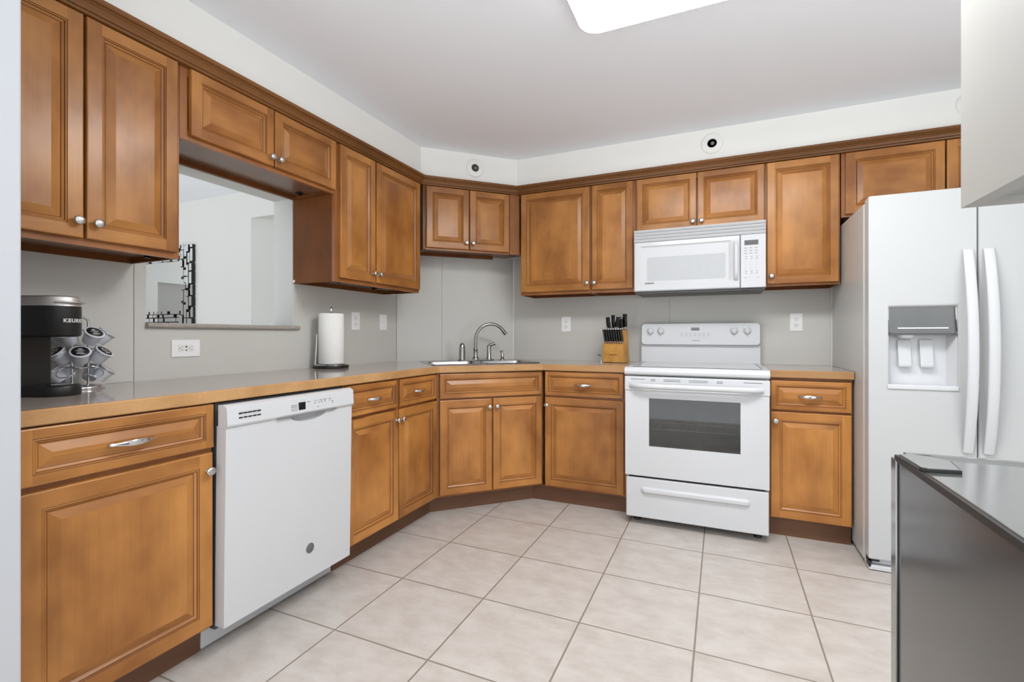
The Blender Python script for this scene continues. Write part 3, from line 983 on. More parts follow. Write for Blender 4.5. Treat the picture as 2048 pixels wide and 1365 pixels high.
# oven interior
b = MB()
b.box(-hw + 0.05, hw - 0.05, ry(3.42), ry(3.44), 0.37, 0.79)
b.box(-hw + 0.031, -hw + 0.055, fy_ + 0.05, ry(3.44), 0.37, 0.79)
b.box(hw - 0.055, hw - 0.031, fy_ + 0.05, ry(3.44), 0.37, 0.79)
b.box(-hw + 0.031, hw - 0.031, fy_ + 0.05, ry(3.44), 0.361, 0.375)
b.box(-hw + 0.031, hw - 0.031, fy_ + 0.05, ry(3.44), 0.785, 0.799)
b.build('oven_cavity', 'oven', t)
b = MB()
for yy in (fy_ + 0.10, fy_ + 0.34, fy_ + 0.52):
    b.tube([(-hw + 0.056, yy, 0.555), (hw - 0.056, yy, 0.555)], 0.0035, 6)
for k in range(17):
    xx = -0.30 + k * 0.0375
    b.tube([(xx, fy_ + 0.10, 0.559), (xx, fy_ + 0.52, 0.559)], 0.002, 6)
b.build('oven_rack', 'chrome', t)
# oven door with window
wx0, wx1, wz0, wz1 = -0.388 - RX, 0.094 - RX, 0.470, 0.750
b = MB()
y0, y1 = fy_, fy_ + 0.04
b.box(-hw, wx0, y0, y1, 0.292, 0.872)
b.box(wx1, hw, y0, y1, 0.292, 0.872)
b.box(wx0, wx1, y0, y1, 0.292, wz0)
b.box(wx0, wx1, y0, y1, wz1, 0.872)
dr = b.build('oven_door', 'white', t, bevel=0.0)
tag(MB().box(wx0, wx1, y0 + 0.002, y0 + 0.006, wz0, wz1).build('oven_window', 'ovenglass', dr), 'dark glass window')
b = MB()
for q in ((wx0, wx0 + 0.008, wz0, wz1), (wx1 - 0.008, wx1, wz0, wz1)):
    b.box(q[0], q[1], y0 + 0.007, y0 + 0.03, q[2], q[3])
b.box(wx0, wx1, y0 + 0.007, y0 + 0.03, wz0, wz0 + 0.008)
b.box(wx0, wx1, y0 + 0.007, y0 + 0.03, wz1 - 0.008, wz1)
b.build('window_frame', 'dgrey', dr)
# top band of the door with slots and the bow handle
b = MB().box(-hw - 0.003, hw + 0.003, fy_ - 0.006, fy_ + 0.02, 0.792, 0.876)
b.build('door_band', 'white', dr, bevel=0.006, seg=3)
def slot(x0, x1, z, hh=0.0026):
    MB().box(x0, x1, fy_ - 0.0066, fy_ + 0.0, z, z + hh).build('vent_slot', 'dgrey', dr)
slot(-0.345, -0.265, 0.8585); slot(0.255, 0.345, 0.8585)
for z_ in (0.8515, 0.8600):
    slot(-0.232, -0.205, z_); slot(-0.160, -0.068, z_); slot(-0.024, 0.075, z_); slot(0.120, 0.152, z_)
b = MB()
rs = []
for i in range(25):
    q = i / 24.0 * 2 - 1
    x_ = q * 0.352
    out = 0.040 * (1 - abs(q) ** 8) + 0.004
    rs.append([(x_, fy_ - out - 0.012 * math.cos(2 * PI * k / 12), 0.8235 - 0.016 * q * q * 0 + 0.0155 * math.sin(2 * PI * k / 12)) for k in range(12)])
b.rings(rs, 0, True)
b.build('handle', 'white', dr)
# storage drawer with an embossed pull
b = MB().box(-hw + 0.004, hw - 0.002, fy_ + 0.004, fy_ + 0.05, 0.045, 0.278)
so = b.build('storage_drawer', 'white', t, bevel=0.006, seg=3)
rs = []
for k in range(7):
    s_ = k / 6.0
    yy = fy_ + 0.004 - 0.016 * math.sin(PI * min(1, s_ * 1.0) * 0.5)
    q = rrect(-0.29 + 0.02 * s_, 0.29 - 0.02 * s_, 0.190 + 0.012 * s_, 0.228 - 0.010 * s_, 0.0145 - 0.007 * s_, 6)
    rs.append([(p[0], yy, p[1]) for p in q])
MB().rings(rs, 0, True, False, True).build('drawer_pull', 'white', so)
b = MB().box(-hw + 0.02, hw - 0.02, fy_ + 0.02, fy_ + 0.06, 0.279, 0.291)
b.build('drawer_gap', 'dark', t)
for s_ in (-0.325, 0.33):
    for yy in (fy_ + 0.10, ry(3.45)):
        MB().lathe([(0.021, 0), (0.021, 0.012), (0.013, 0.016), (0.013, 0.05)], 14, at=(s_, yy, 0)).build('foot', 'black', t)
# cooktop
b = MB()
prof = [(ry(2.850), 0.893), (ry(2.848), 0.905), (ry(2.853), 0.918), (ry(2.866), 0.928), (ry(2.885), 0.930), (ry(3.50), 0.932), (ry(3.50), 0.886), (ry(2.856), 0.886)]
b.prism(prof, -hw - 0.002, hw + 0.002, axis='x')
b.build('cooktop', 'white', t, bevel=0.004)
tag(MB().prism(rrect(-hw + 0.035, hw - 0.035, ry(2.905), ry(3.462), 0.012, 3), 0.9322, 0.9338).build('glass_top', 'cooktop', t), 'pale grey glass cooking surface')
for s_ in (-1, 1):
    MB().box(s_ * (hw - 0.0355) - 0.003, s_ * (hw - 0.0355) + 0.003, ry(2.93), ry(3.45), 0.9322, 0.9344).build('glass_trim', 'grey', t)
# back guard
b = MB()
b.prism([(ry(3.475), 0.930), (ry(3.485), 1.06), (ry(3.555), 1.06), (ry(3.555), 0.930)], -hw + 0.002, hw - 0.002, axis='x')
b.build('back_guard', 'white', t, bevel=0.004)
b = MB()
q = rrect(-hw, hw, 1.050, 1.203, 0.022, 6)
rs = [[(p[0], ry(3.555), p[1]) for p in q], [(p[0], ry(3.470) + 0.10 * (p[1] - 1.05), p[1]) for p in q],
      [(p[0] * 0.985, ry(3.456) + 0.10 * (p[1] - 1.05), 1.1265 + (p[1] - 1.1265) * 0.93) for p in q]]
b.rings(rs, 0, True)
con = b.build('control_console', 'white', t, bevel=0.0)
def cy(z): return ry(3.456) + 0.10 * (z - 1.05)
for xx in (-0.312, -0.242, 0.222, 0.300):
    kz = 1.148
    k = MB()
    k.lathe([(0.026, 0.0), (0.026, 0.003), (0.019, 0.006), (0.018, 0.020), (0.014, 0.024), (0.002, 0.025)], 22, axis='y', at=(xx, cy(kz), kz))
    k.box(xx - 0.0055, xx + 0.0055, cy(kz) - 0.031, cy(kz) - 0.01, kz - 0.019, kz + 0.019)
    ko = k.build('burner_knob', 'white', con, bevel=0.0015)
    MB().torus(0.0262, 0.0012, 28, 6, mat4=Matrix.Translation((xx, cy(kz) - 0.001, kz)) @ Matrix.Rotation(PI / 2, 4, 'X')).build('dial_ring', 'chrome', ko)
q = rrect(-0.130, 0.092, 1.098, 1.180, 0.006, 4)
MB().rings([[(p[0], cy(p[1]) + 0.002, p[1]) for p in q], [(p[0], cy(p[1]) - 0.002, p[1]) for p in q]], 0, False).build('clock_panel', 'white', con, bevel=0.001)
MB().box(-0.045, 0.008, cy(1.16) - 0.003, cy(1.16), 1.150, 1.171).build('clock_display', 'grey', con)
b = MB()
for k in range(7):
    for r_ in range(2):
        b.box(-0.112 + k * 0.028, -0.112 + k * 0.028 + 0.016, cy(1.13 - r_ * 0.014) - 0.0025, cy(1.13 - r_ * 0.014), 1.128 - r_ * 0.014, 1.130 - r_ * 0.014)
merge(b, text_mb('FRIGIDAIRE', 0.0095, 0.0004), (-0.015, cy(1.082) - 0.0008, 1.082))
b.build('lettering', 'ink', con)

# ------------------------------------------------------------------ microwave
MX = -0.1425
z = 1.403
t = thing('microwave', 'white over-the-range microwave hanging under the short cabinet above the stove', 'microwave', (MX, YB - 0.007, z))
hw = 0.3815
fm = -(YB - 0.007 - 3.165)
MB().box(-hw, hw, fm + 0.04, 0, 0.004, 0.402).build('case', 'white', t)
b = MB().box(-hw + 0.004, hw - 0.004, fm + 0.02, -0.05, -0.012, 0.003)
for x_ in (-0.28, 0.14):
    b.box(x_, x_ + 0.16, fm + 0.09, fm + 0.115, -0.0145, -0.012)
b.box(-0.12, 0.12, fm + 0.16, fm + 0.30, -0.0145, -0.012)
b.build('underside', 'dgrey', t)
b = MB()
for k in range(4):
    z0 = 0.3215 + k * 0.0200
    b.prism([(fm + 0.010, z0), (fm + 0.04, z0), (fm + 0.04, z0 + 0.0155), (fm + 0.002, z0 + 0.0155), (fm, z0 + 0.012)], -hw, hw, axis='x')
b.box(-hw, hw, fm + 0.022, fm + 0.04, 0.32, 0.40)
b.build('vent_grille', 'white', t)
dx0, dx1 = -hw, 0.101 - MX
b = MB()
def mring(i0, i1, iz0, iz1, y):
    return [(dx0 + i0, y, 0.0 + iz0), (dx1 - i1, y, iz0), (dx1 - i1, y, iz1), (dx0 + i0, y, iz1)]
b.rings([mring(0, 0, 0.0, 0.318, fm + 0.045), mring(0, 0, 0.0, 0.318, fm + 0.006), mring(0.006, 0.003, 0.006, 0.313, fm), mring(0.040, 0.045, 0.040, 0.292, fm - 0.002), mring(0.050, 0.062, 0.052, 0.282, fm + 0.006)], 0, False, True, True)
md = b.build('door', 'white', t, bevel=0.0)
q = rrect(dx0 + 0.082, dx1 - 0.079, 0.066, 0.218, 0.010, 4)
tag(MB().rings([[(p[0], fm + 0.0065, p[1] + 0.016 * 0) for p in q], [(p[0], fm + 0.0045, p[1]) for p in q]], 0, False).build('window', 'mwglass', md), 'pale grey window')
b = MB()
rs = []
for i in range(13):
    q_ = i / 12.0 * 2 - 1
    out = 0.030 * (1 - q_ ** 6)
    rs.append([(dx1 - 0.022 + 0.011 * math.cos(2 * PI * k / 10), fm - out - 0.008 * math.sin(2 * PI * k / 10), 0.165 + q_ * 0.118) for k in range(10)])
b.rings(rs, 0, True)
b.build('handle', 'white', md)
merge(MB(), text_mb('KENMORE', 0.0125, 0.0004, 0.0004), (dx0 + 0.098, fm - 0.0012, 0.050)).build('lettering', 'ink', md)
b = MB().box(dx1 + 0.003, hw, fm, fm + 0.045, 0.0, 0.318)
cpn = b.build('control_panel', 'white', t, bevel=0.004)
px0 = dx1 + 0.024
MB().box(px0, px0 + 0.074, fm - 0.0008, fm + 0.003, 0.254, 0.283).build('display', 'dgrey', cpn)
b = MB()
for r_ in range(3):
    for k in range(3):
        b.box(px0 - 0.004 + k * 0.028, px0 + 0.018 + k * 0.028, fm - 0.0006, fm + 0.003, 0.232 - r_ * 0.0165, 0.242 - r_ * 0.0165)
b.build('keypad', 'greyw', cpn)
b = MB()
for r_ in range(3):
    for k in range(3):
        b.box(px0 - 0.001 + k * 0.028, px0 + 0.014 + k * 0.028, fm - 0.0009, fm + 0.003, 0.2355 - r_ * 0.0165, 0.2385 - r_ * 0.0165)
for r_ in range(9):
    for k in range(3):
        x_ = px0 + 0.003 + k * 0.029
        w_ = 0.012 if r_ in (0, 1, 7, 8) else 0.003
        b.box(x_, x_ + w_, fm - 0.0006, fm + 0.003, 0.184 - r_ * 0.0125, 0.1866 - r_ * 0.0125)
b.box(px0 - 0.003, px0 + 0.012, fm - 0.0006, fm + 0.003, 0.058, 0.060)
b.box(px0 + 0.064, px0 + 0.079, fm - 0.0006, fm + 0.003, 0.058, 0.060)
b.build('lettering', 'ink', cpn)
MB().box(px0 + 0.018, px0 + 0.058, fm - 0.0008, fm + 0.003, 0.056, 0.066).build('start_button', 'greyw', cpn)

# ------------------------------------------------------------------ refrigerator
FX0, FX1 = 0.637, 1.547
FYF = 2.744
t = thing('refrigerator', 'white side-by-side refrigerator with ice and water dispenser in its freezer door', 'refrigerator', ((FX0 + FX1) / 2, 3.55, 0))
cx = (FX0 + FX1) / 2
def fxl(x): return x - cx
def fyl(y): return y - 3.55
MB().box(fxl(FX0), fxl(FX1), fyl(2.832), 0, 0.02, 1.762).build('case', 'fridge_side', t, bevel=0.006)
MB().box(fxl(FX0 + 0.012), fxl(FX1 - 0.012), fyl(2.812), fyl(2.834), 0.07, 1.755).build('door_seal', 'greyw', t)
sx_ = 1.033
hx0, hx1, hz0, hz1 = 0.714, 0.966, 0.872, 1.249
b = MB()
# freezer door with the dispenser hole: strips round the hole, then the niche
x0, x1, z0, z1 = fxl(FX0), fxl(sx_ - 0.003), 0.056, 1.778
y0, y1 = fyl(FYF), fyl(2.813)
hx0l, hx1l = fxl(hx0), fxl(hx1)
vs = [(x0, z0), (x1, z0), (x1, z1), (x0, z1), (hx0l, hz0), (hx1l, hz0), (hx1l, hz1), (hx0l, hz1)]
def P3(y): return [(p[0], y, p[1]) for p in vs]
fr_ = [(0, 1, 5, 4), (1, 2, 6, 5), (2, 3, 7, 6), (3, 0, 4, 7)]
b.v = P3(y0) + P3(y1)
for f_ in fr_:
    b.f.append(list(f_)); b.m.append(0); b.s.append(False)
    b.f.append([i + 8 for i in reversed(f_)]); b.m.append(0); b.s.append(False)
for q in ((0, 1), (1, 2), (2, 3), (3, 0), (5, 4), (6, 5), (7, 6), (4, 7)):
    b.f.append([q[0], q[0] + 8, q[1] + 8, q[1]]); b.m.append(0); b.s.append(False)
fd = b.build('freezer_door', 'white_tex', t, bevel=0.009, seg=3)
# dispenser niche
ny_ = fyl(FYF + 0.062)
b = MB()
def rr3(i, y, zlo=0.0, zhi=0.0):
    return [(hx0l + i, y, hz0 + i * 0.6 + zlo), (hx1l - i, y, hz0 + i * 0.6 + zlo), (hx1l - i, y, hz1 - i * 0.4 - zhi), (hx0l + i, y, hz1 - i * 0.4 - zhi)]
b.rings([rr3(-0.004, y0 + 0.012), rr3(0.004, y0 + 0.010), rr3(0.022, ny_)], 0, False, False, True)
nich = b.build('dispenser_niche', 'white', fd)
zc = 1.126
b = MB()
q = rrect(hx0l + 0.002, hx1l - 0.002, zc, hz1 - 0.002, 0.012, 4)
b.rings([[(p[0], ny_ - 0.005, p[1]) for p in q], [(p[0], y0 + 0.004 - 0.10 * (1.20 - p[1]) * 0 + 0.012 * (p[1] - zc) / 0.12, p[1]) for p in q]], 0, False)
tag(b.build('dispenser_panel', 'dispenser', fd), 'shiny dark metal dispenser panel')
b = MB().box(hx0l + 0.036, hx1l - 0.032, y0 + 0.0035, y0 + 0.012, zc + 0.022, zc + 0.027)
b.build('dispenser_buttons', 'plastic', fd)
b = MB().box(hx0l + 0.001, hx1l - 0.001, y0 + 0.002, ny_ - 0.002, zc - 0.009, zc - 0.001)
b.build('panel_edge', 'dgrey', fd)
for xq in (0.786, 0.868):
    b = MB()
    zt, zb = 1.098, 0.968
    xl = fxl(xq)
    b.prism([(ny_ - 0.008, zt), (ny_ - 0.028, zb + 0.01), (ny_ - 0.026, zb), (ny_ - 0.004, zb + 0.004), (ny_ - 0.001, zt)], xl - 0.0235, xl + 0.0235, axis='x')
    b.build('dispenser_paddle', 'greyw', fd, bevel=0.002)
b = MB().lathe([(0.034, 0), (0.030, -0.010), (0.020, -0.016), (0.004, -0.016)], 20, at=(fxl(0.786), ny_ - 0.032, zc - 0.009))
b.build('ice_chute', 'greyw', fd)
b = MB()
b.box(hx0l - 0.006, hx1l + 0.004, y0 - 0.006, ny_, hz0 - 0.006, hz0 + 0.016)
b.build('drip_tray', 'white', fd, bevel=0.005, seg=3)
b = MB().box(fxl(sx_ + 0.003), fxl(FX1), y0, y1, z0, z1)
rd = b.build('refrigerator_door', 'white_tex', t, bevel=0.009, seg=3)
for par, xc in ((fd, 0.998), (rd, 1.068)):
    rs = []
    for i in range(31):
        q_ = i / 30.0 * 2 - 1
        out = 0.048 * (1 - abs(q_) ** 2.2) + 0.002
        th_ = 0.010 - 0.003 * abs(q_)
        wd = 0.020 - 0.001 * abs(q_)
        zz = 1.047 + q_ * 0.450
        ring = []
        for k in range(12):
            a = 2 * PI * k / 12
            cs, sn_ = math.cos(a), math.sin(a)
            ring.append((fxl(xc) + wd * math.copysign(abs(cs) ** 0.6, cs), y0 - out - th_ * 0.4 - th_ * math.copysign(abs(sn_) ** 0.6, sn_), zz))
        rs.append(ring)
    MB().rings(rs, 0, True).build('door_handle', 'white', par)
b = MB()
b.box(fxl(FX0 + 0.02), fxl(FX1 - 0.02), fyl(2.775), fyl(2.83), 0.028, 0.056)
b.box(fxl(FX0 + 0.004), fxl(FX1 - 0.004), fyl(2.752), fyl(2.832), 0.004, 0.026)
b.build('base_grille', 'white', t, bevel=0.004)
b = MB().box(fxl(FX0 + 0.004), fxl(FX0 + 0.045), fyl(2.752), fyl(2.80), 0.046, 0.055)
b.box(fxl(FX0 + 0.004), fxl(FX0 + 0.012), fyl(2.752), fyl(2.80), 0.018, 0.055)
b.build('lower_hinge', 'black', t)

# ------------------------------------------------------------------ outlets and switch
def wall_plate(name, label, cat, where, z, w_, h_, kind, group=None):
    kw = where
    kw['loc'] = (kw['loc'][0], kw['loc'][1], z)
    t_ = thing(name, label, cat, group=group, **kw)
    MB().box(-w_ / 2, w_ / 2, -SPL - 0.0055, -SPL - 0.0002, -h_ / 2, h_ / 2).build('cover_plate', 'plastic', t_, bevel=0.002)
    yf = -SPL - 0.0055
    def recept(cx_, cz_, rot):
        b_ = MB()
        def bx(u0, u1, v0, v1):
            if rot: b_.box(cx_ + v0, cx_ + v1, yf - 0.0013, yf + 0.001, cz_ + u0, cz_ + u1)
            else: b_.box(cx_ + u0, cx_ + u1, yf - 0.0013, yf + 0.001, cz_ + v0, cz_ + v1)
        bx(-0.0075, -0.0055, -0.001, 0.007); bx(0.0055, 0.0075, -0.001, 0.006); bx(-0.002, 0.002, -0.0095, -0.0055)
        return b_
    if kind == 'duplex':
        for s_ in (-1, 1):
            q_ = rrect(-0.0165, 0.0165, s_ * 0.0195 - 0.0145, s_ * 0.0195 + 0.0145, 0.011, 5)
            r_ = MB().rings([[(p[0], yf + 0.001, p[1]) for p in q_], [(p[0], yf - 0.001, p[1]) for p in q_]], 0, False).build('receptacle', 'ivory', t_)
            recept(0, s_ * 0.0195, False).build('slots', 'dgrey', r_)
    elif kind == 'gfci':
        r_ = MB().box(-0.034, 0.034, yf - 0.001, yf + 0.001, -0.0168, 0.0168).build('receptacle', 'ivory', t_)
        for s_ in (-1, 1):
            recept(s_ * 0.0215, 0, True).build('slots', 'dgrey', r_)
        MB().box(-0.004, 0.004, yf - 0.0018, yf, 0.004, 0.0095).build('button', 'black', r_)
        MB().box(-0.0035, 0.0035, yf - 0.0018, yf, -0.010, -0.0055).build('button', 'black', r_)
    elif kind == 'switch':
        r_ = MB().box(-0.0165, 0.0165, yf - 0.002, yf + 0.001, -0.033, 0.033).build('rocker', 'plastic', t_, bevel=0.001)
        MB().box(-0.002, 0.002, yf - 0.0026, yf, -0.004, 0.0).build('indicator', 'grey', r_)
    return t_

wall_plate('power_outlet', 'white horizontal outlet plate below the sill of the pass-through opening', 'outlet', on_a(1.377), 1.058, 0.125, 0.077, 'gfci')
wall_plate('power_outlet', 'white upright duplex outlet just behind the paper towel roll', 'outlet', on_a(2.471), 1.212, 0.078, 0.119, 'duplex')
wall_plate('light_switch', 'white wall plate with a flat rocker switch under the cabinet near the corner', 'switch', on_a(2.752), 1.212, 0.078, 0.114, 'switch')
wall_plate('power_outlet', 'white upright duplex outlet between the faucet and the knife block', 'outlet', on_b(-1.112), 1.205, 0.076, 0.117, 'duplex')
wall_plate('power_outlet', 'white upright duplex outlet between the stove and the refrigerator', 'outlet', on_b(0.443), 1.203, 0.072, 0.114, 'duplex')

# ------------------------------------------------------------------ sprinkler covers on the soffit
def sprinkler(label, loc, rz, hole=True):
    t_ = thing('sprinkler', label, 'sprinkler', loc, rz)
    pr = [(0.067, 0.0002), (0.066, 0.004), (0.058, 0.007), (0.032, 0.010)] + ([(0.0285, 0.009), (0.028, 0.002), (0.028, 0.0006)] if hole else [(0.004, 0.0115)])
    MB().lathe(pr, 32, axis='y').build('escutcheon', 'wall', t_)
    if hole:
        b_ = MB().lathe([(0.0278, 0.0012), (0.001, 0.0012)], 20, axis='y')
        b_.build('recess', 'dgrey', t_)
        b_ = MB().lathe([(0.008, 0.001), (0.008, 0.006), (0.011, 0.007), (0.011, 0.009), (0.002, 0.0095)], 14, axis='y', at=(0.003, 0, -0.002))
        for k in range(6):
            a_ = k * PI / 3
            b_.box(0.003 + 0.010 * math.cos(a_) - 0.002, 0.003 + 0.010 * math.cos(a_) + 0.002, -0.010, -0.007, -0.002 + 0.010 * math.sin(a_) - 0.002, -0.002 + 0.010 * math.sin(a_) + 0.002)
        b_.build('spray_head', 'grey', t_)
    return t_

sdx, sdy = diag(1.000, 3.3224)
sprinkler('round recessed sprinkler cover on the angled soffit above the corner sink cabinet', (sdx, sdy, 2.336), PI / 4)
sprinkler('round recessed sprinkler cover on the soffit above the microwave', (-0.056, 3.290, 2.343), 0)
sprinkler('flat round cover on the soffit above the refrigerator, half hidden by the white hanging cabinet', (1.213, 3.290, 2.35), 0, hole=False)

# ------------------------------------------------------------------ ceiling light
t = thing('ceiling_light', 'large white rounded fluorescent ceiling light, switched on', 'ceiling light', (0.08, 1.70, CEIL))
q = rrect(-0.61, 0.61, -0.255, 0.255, 0.075, 8)
b = MB()
rs = []
for k, (ins, zz) in enumerate(((0.0, -0.0605), (0.004, -0.066), (0.016, -0.071))):
    rs.append([(p[0] * (1 - ins / 0.61), p[1] * (1 - ins / 0.255), zz) for p in q])
b.rings(rs, 0, True, True, True)
b.build('diffuser', 'lamp', t)
MB().prism(q, -0.06, -0.0005, smooth=True).build('housing', 'white', t)

# ------------------------------------------------------------------ hanging white cabinet and island
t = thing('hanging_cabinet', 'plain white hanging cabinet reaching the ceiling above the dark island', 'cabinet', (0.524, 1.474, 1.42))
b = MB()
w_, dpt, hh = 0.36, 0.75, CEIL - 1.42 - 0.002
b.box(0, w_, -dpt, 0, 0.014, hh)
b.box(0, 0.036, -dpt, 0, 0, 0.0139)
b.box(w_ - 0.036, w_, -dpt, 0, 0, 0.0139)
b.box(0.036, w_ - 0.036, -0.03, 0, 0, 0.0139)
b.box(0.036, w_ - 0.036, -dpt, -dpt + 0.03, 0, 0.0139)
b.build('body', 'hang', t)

IX, IY = 0.254, 0.944
t = thing('kitchen_island', 'dark polished steel island cabinet in the near corner with a shiny grey top', 'island', (IX, IY, 0))
MB().box(0.006, 0.62, -1.30, -0.006, 0.0, 0.905).build('body', 'darksteel', t, bevel=0.002)
MB().box(0.002, 0.006, -1.30, -0.0105, 0.004, 0.9145).build('side_panel', 'darksteel', t)
MB().box(-0.0015, 0.012, -0.0085, 0.014, 0.0, 0.918).build('corner_post', 'topsteel', t, bevel=0.001)
MB().box(0.0005, 0.004, -0.0105, -0.0088, 0.0, 0.917).build('corner_gap', 'blackgloss', t)
MB().box(-0.001, 0.0045, -1.30, 0.0, 0.9150, 0.9250).build('edge_trim', 'black', t, bevel=0.001)
tag(MB().box(0.005, 0.62, -1.30, 0.0, 0.9055, 0.9255).build('island_top', 'topsteel', t, bevel=0.001), 'shiny pale grey top')
MB().box(0.012, 0.62, -0.006, 0.004, 0.917, 0.929).build('back_strip', 'topsteel', t)
t = thing('coaster', 'thin black glossy slab lying on the corner of the shiny island top', 'coaster', (IX + 0.004, IY - 0.022, 0.9258), 0)
b = MB().prism([(-0.006, -0.002), (-0.0035, -0.080), (0.004, -0.0875), (0.043, -0.080), (0.052, -0.02), (0.03, 0.002), (0.010, 0.010)], 0, 0.0042)
b.build('slab', ['blackgloss'], t, bevel=0.0008)
tag(MB().prism([(-0.004, -0.003), (-0.002, -0.078), (0.005, -0.084), (0.041, -0.078), (0.049, -0.02), (0.029, 0.000), (0.010, 0.008)], 0.0043, 0.0049).build('mirrored_face', 'topsteel', t), 'mirror-like grey face')

# ------------------------------------------------------------------ paper towels
TX, TY = -2.118, 2.146
t = thing('paper_towel_holder', 'black and chrome paper towel stand on the counter by the wall', 'paper towel holder', (TX, TY, CT), PI / 2)
MB().lathe([(0.096, 0), (0.100, 0.003), (0.100, 0.013), (0.096, 0.017), (0.092, 0.018)], 40).build('base', 'black', t)
MB().lathe([(0.0925, 0.0175), (0.091, 0.022), (0.05, 0.0245), (0.004, 0.025)], 40).build('base_plate', 'steel', t)
b = MB().lathe([(0.006, 0.025), (0.006, 0.325), (0.0085, 0.328), (0.0095, 0.342), (0.008, 0.354), (0.003, 0.360)], 14)
b.build('centre_rod', 'chrome', t)
b = MB().tube([(-0.064, 0.060, 0.02), (-0.061, 0.057, 0.09), (-0.0585, 0.0545, 0.165), (-0.058, 0.054, 0.20)], [0.0065, 0.006, 0.005, 0.004], 10)
b.build('tension_arm', 'chrome', t)
t = thing('paper_towel_roll', 'white roll of paper towels standing upright on its black stand', 'paper towel roll', (TX, TY, CT + 0.0258), PI / 2)
b = MB()
rs = []
prof = [(0.02, 0.0), (0.0695, 0.0), (0.071, 0.002), (0.0712, 0.15), (0.071, 0.293), (0.0695, 0.295), (0.022, 0.295)]
b.lathe(prof, 48)
b.build('paper', 'paper', t)
b = MB().lathe([(0.0215, 0.003), (0.0215, 0.2965), (0.0195, 0.2965), (0.0195, 0.003)], 24)
b.build('cardboard_core', 'edge', t)

# ------------------------------------------------------------------ coffee maker
KX, KY = -1.980, 0.786
t = thing('coffee_maker', 'black single-cup coffee maker with a silver band, standing on the counter by the near wall', 'coffee maker', (KX, KY, CT), math.radians(110))
t.scale = (0.95, 0.95, 0.95)
def stad(w_, y0, y1, n_=18):
    """plan outline with a half-round front at y0"""
    r_ = w_ / 2
    return [(w_ / 2, y1 - 0.012), (w_ / 2 - 0.012, y1), (-w_ / 2 + 0.012, y1), (-w_ / 2, y1 - 0.012)] + [(r_ * math.cos(math.radians(180 + 180 * i / n_)), y0 + r_ + r_ * math.sin(math.radians(180 + 180 * i / n_))) for i in range(n_ + 1)]
YF0, YBK = -0.110, 0.105
def loft(b_, levels, mi=0):
    rs_ = []
    for ins, zz in levels:
        rs_.append([(p_[0] * (1 - ins / 0.058), p_[1] - (ins if p_[1] > 0 else -ins), zz) for p_ in stad(0.116, YF0, YBK)])
    b_.rings(rs_, mi, True)
    return b_
loft(MB(), [(0.002, 0.0), (0, 0.003), (0, 0.030), (0.003, 0.035), (0.006, 0.036)]).build('base', 'black', t)
b = MB().prism([(0.058, YBK - 0.012), (0.046, YBK), (-0.046, YBK), (-0.058, YBK - 0.012), (-0.058, 0.040), (-0.05, 0.032), (0.05, 0.032), (0.058, 0.040)], 0.036, 0.205, smooth=False)
b.build('column', 'black', t, bevel=0.003)
hd = loft(MB(), [(0.010, 0.196), (0.003, 0.199), (0, 0.204), (0, 0.298)]).build('head', 'black', t)
loft(MB(), [(0.0, 0.2985), (0.0005, 0.300), (0.0, 0.326), (0.004, 0.331), (0.016, 0.333)]).build('lid', 'satin', t)
b = MB()
pts = [(0.058 * math.cos(math.radians(a_)) * 1.05, YF0 + 0.058 + 0.066 * math.sin(math.radians(a_)), 0.312) for a_ in range(215, 326, 5)]
b.tube(pts, 0.0042, 8, flat=0.8, up=(0, 0, 1))
b.build('lid_handle', 'satin', t)
tx = text_mb('KEURIG', 0.0165, 0.0004, 0.0007, space=1.18)
rad = 0.0584
vv = []
for p_ in tx.v:
    a_ = p_[0] / rad
    r_ = rad - p_[1]
    vv.append((r_ * math.sin(a_), YF0 + 0.058 - r_ * math.cos(a_), p_[2] + 0.250))
tx.v = vv
tx.build('lettering', 'silverink', hd)
MB().prism(rrect(-0.042, 0.042, YF0 + 0.012, YF0 + 0.075, 0.03, 6), 0.0362, 0.0375).build('drip_tray', 'blackgloss', t)

# ------------------------------------------------------------------ coffee pod carousel
PX, PY = -2.112, 0.938
t = thing('pod_carousel', 'chrome wire carousel for coffee pods beside the coffee maker', 'rack', (PX, PY, CT))
MB().lathe([(0.068, 0), (0.070, 0.004), (0.068, 0.010), (0.058, 0.013), (0.004, 0.014)], 40).build('base', 'chrome', t)
b = MB()
top = [(-0.022, 0, 0.014)]
hp = [(-0.024, 0, 0.014), (-0.024, 0, 0.236)] + [(-0.024 * math.cos(math.radians(a_)), 0, 0.236 + 0.022 * math.sin(math.radians(a_))) for a_ in range(15, 180, 15)] + [(0.024, 0, 0.236), (0.024, 0, 0.014)]
hp = [(0, p_[0], p_[2]) for p_ in hp]
b.tube(hp, 0.0042, 10)
b.build('post_handle', 'chrome', t)
tiers = (0.064, 0.130, 0.198)
VD = math.atan2(-PY, -PX)
slots_ = []
for ti, tz in enumerate(tiers):
    b = MB().torus(0.038, 0.0022, 32, 6, mat4=Matrix.Translation((0, 0, tz + 0.012)))
    for k in range(6):
        a_ = VD + k * PI / 3 + (0 if ti == 1 else PI / 6)
        m4 = Matrix.Translation((0.072 * math.cos(a_), 0.072 * math.sin(a_), tz)) @ Matrix.Rotation(a_, 4, 'Z') @ Matrix.Rotation(math.radians(40), 4, 'Y')
        b.torus(0.0275, 0.0016, 24, 6, mat4=m4)
        slots_.append((ti, k, a_, tz, m4))
    b.build('tier_ring', 'chrome', t)
pod0 = None


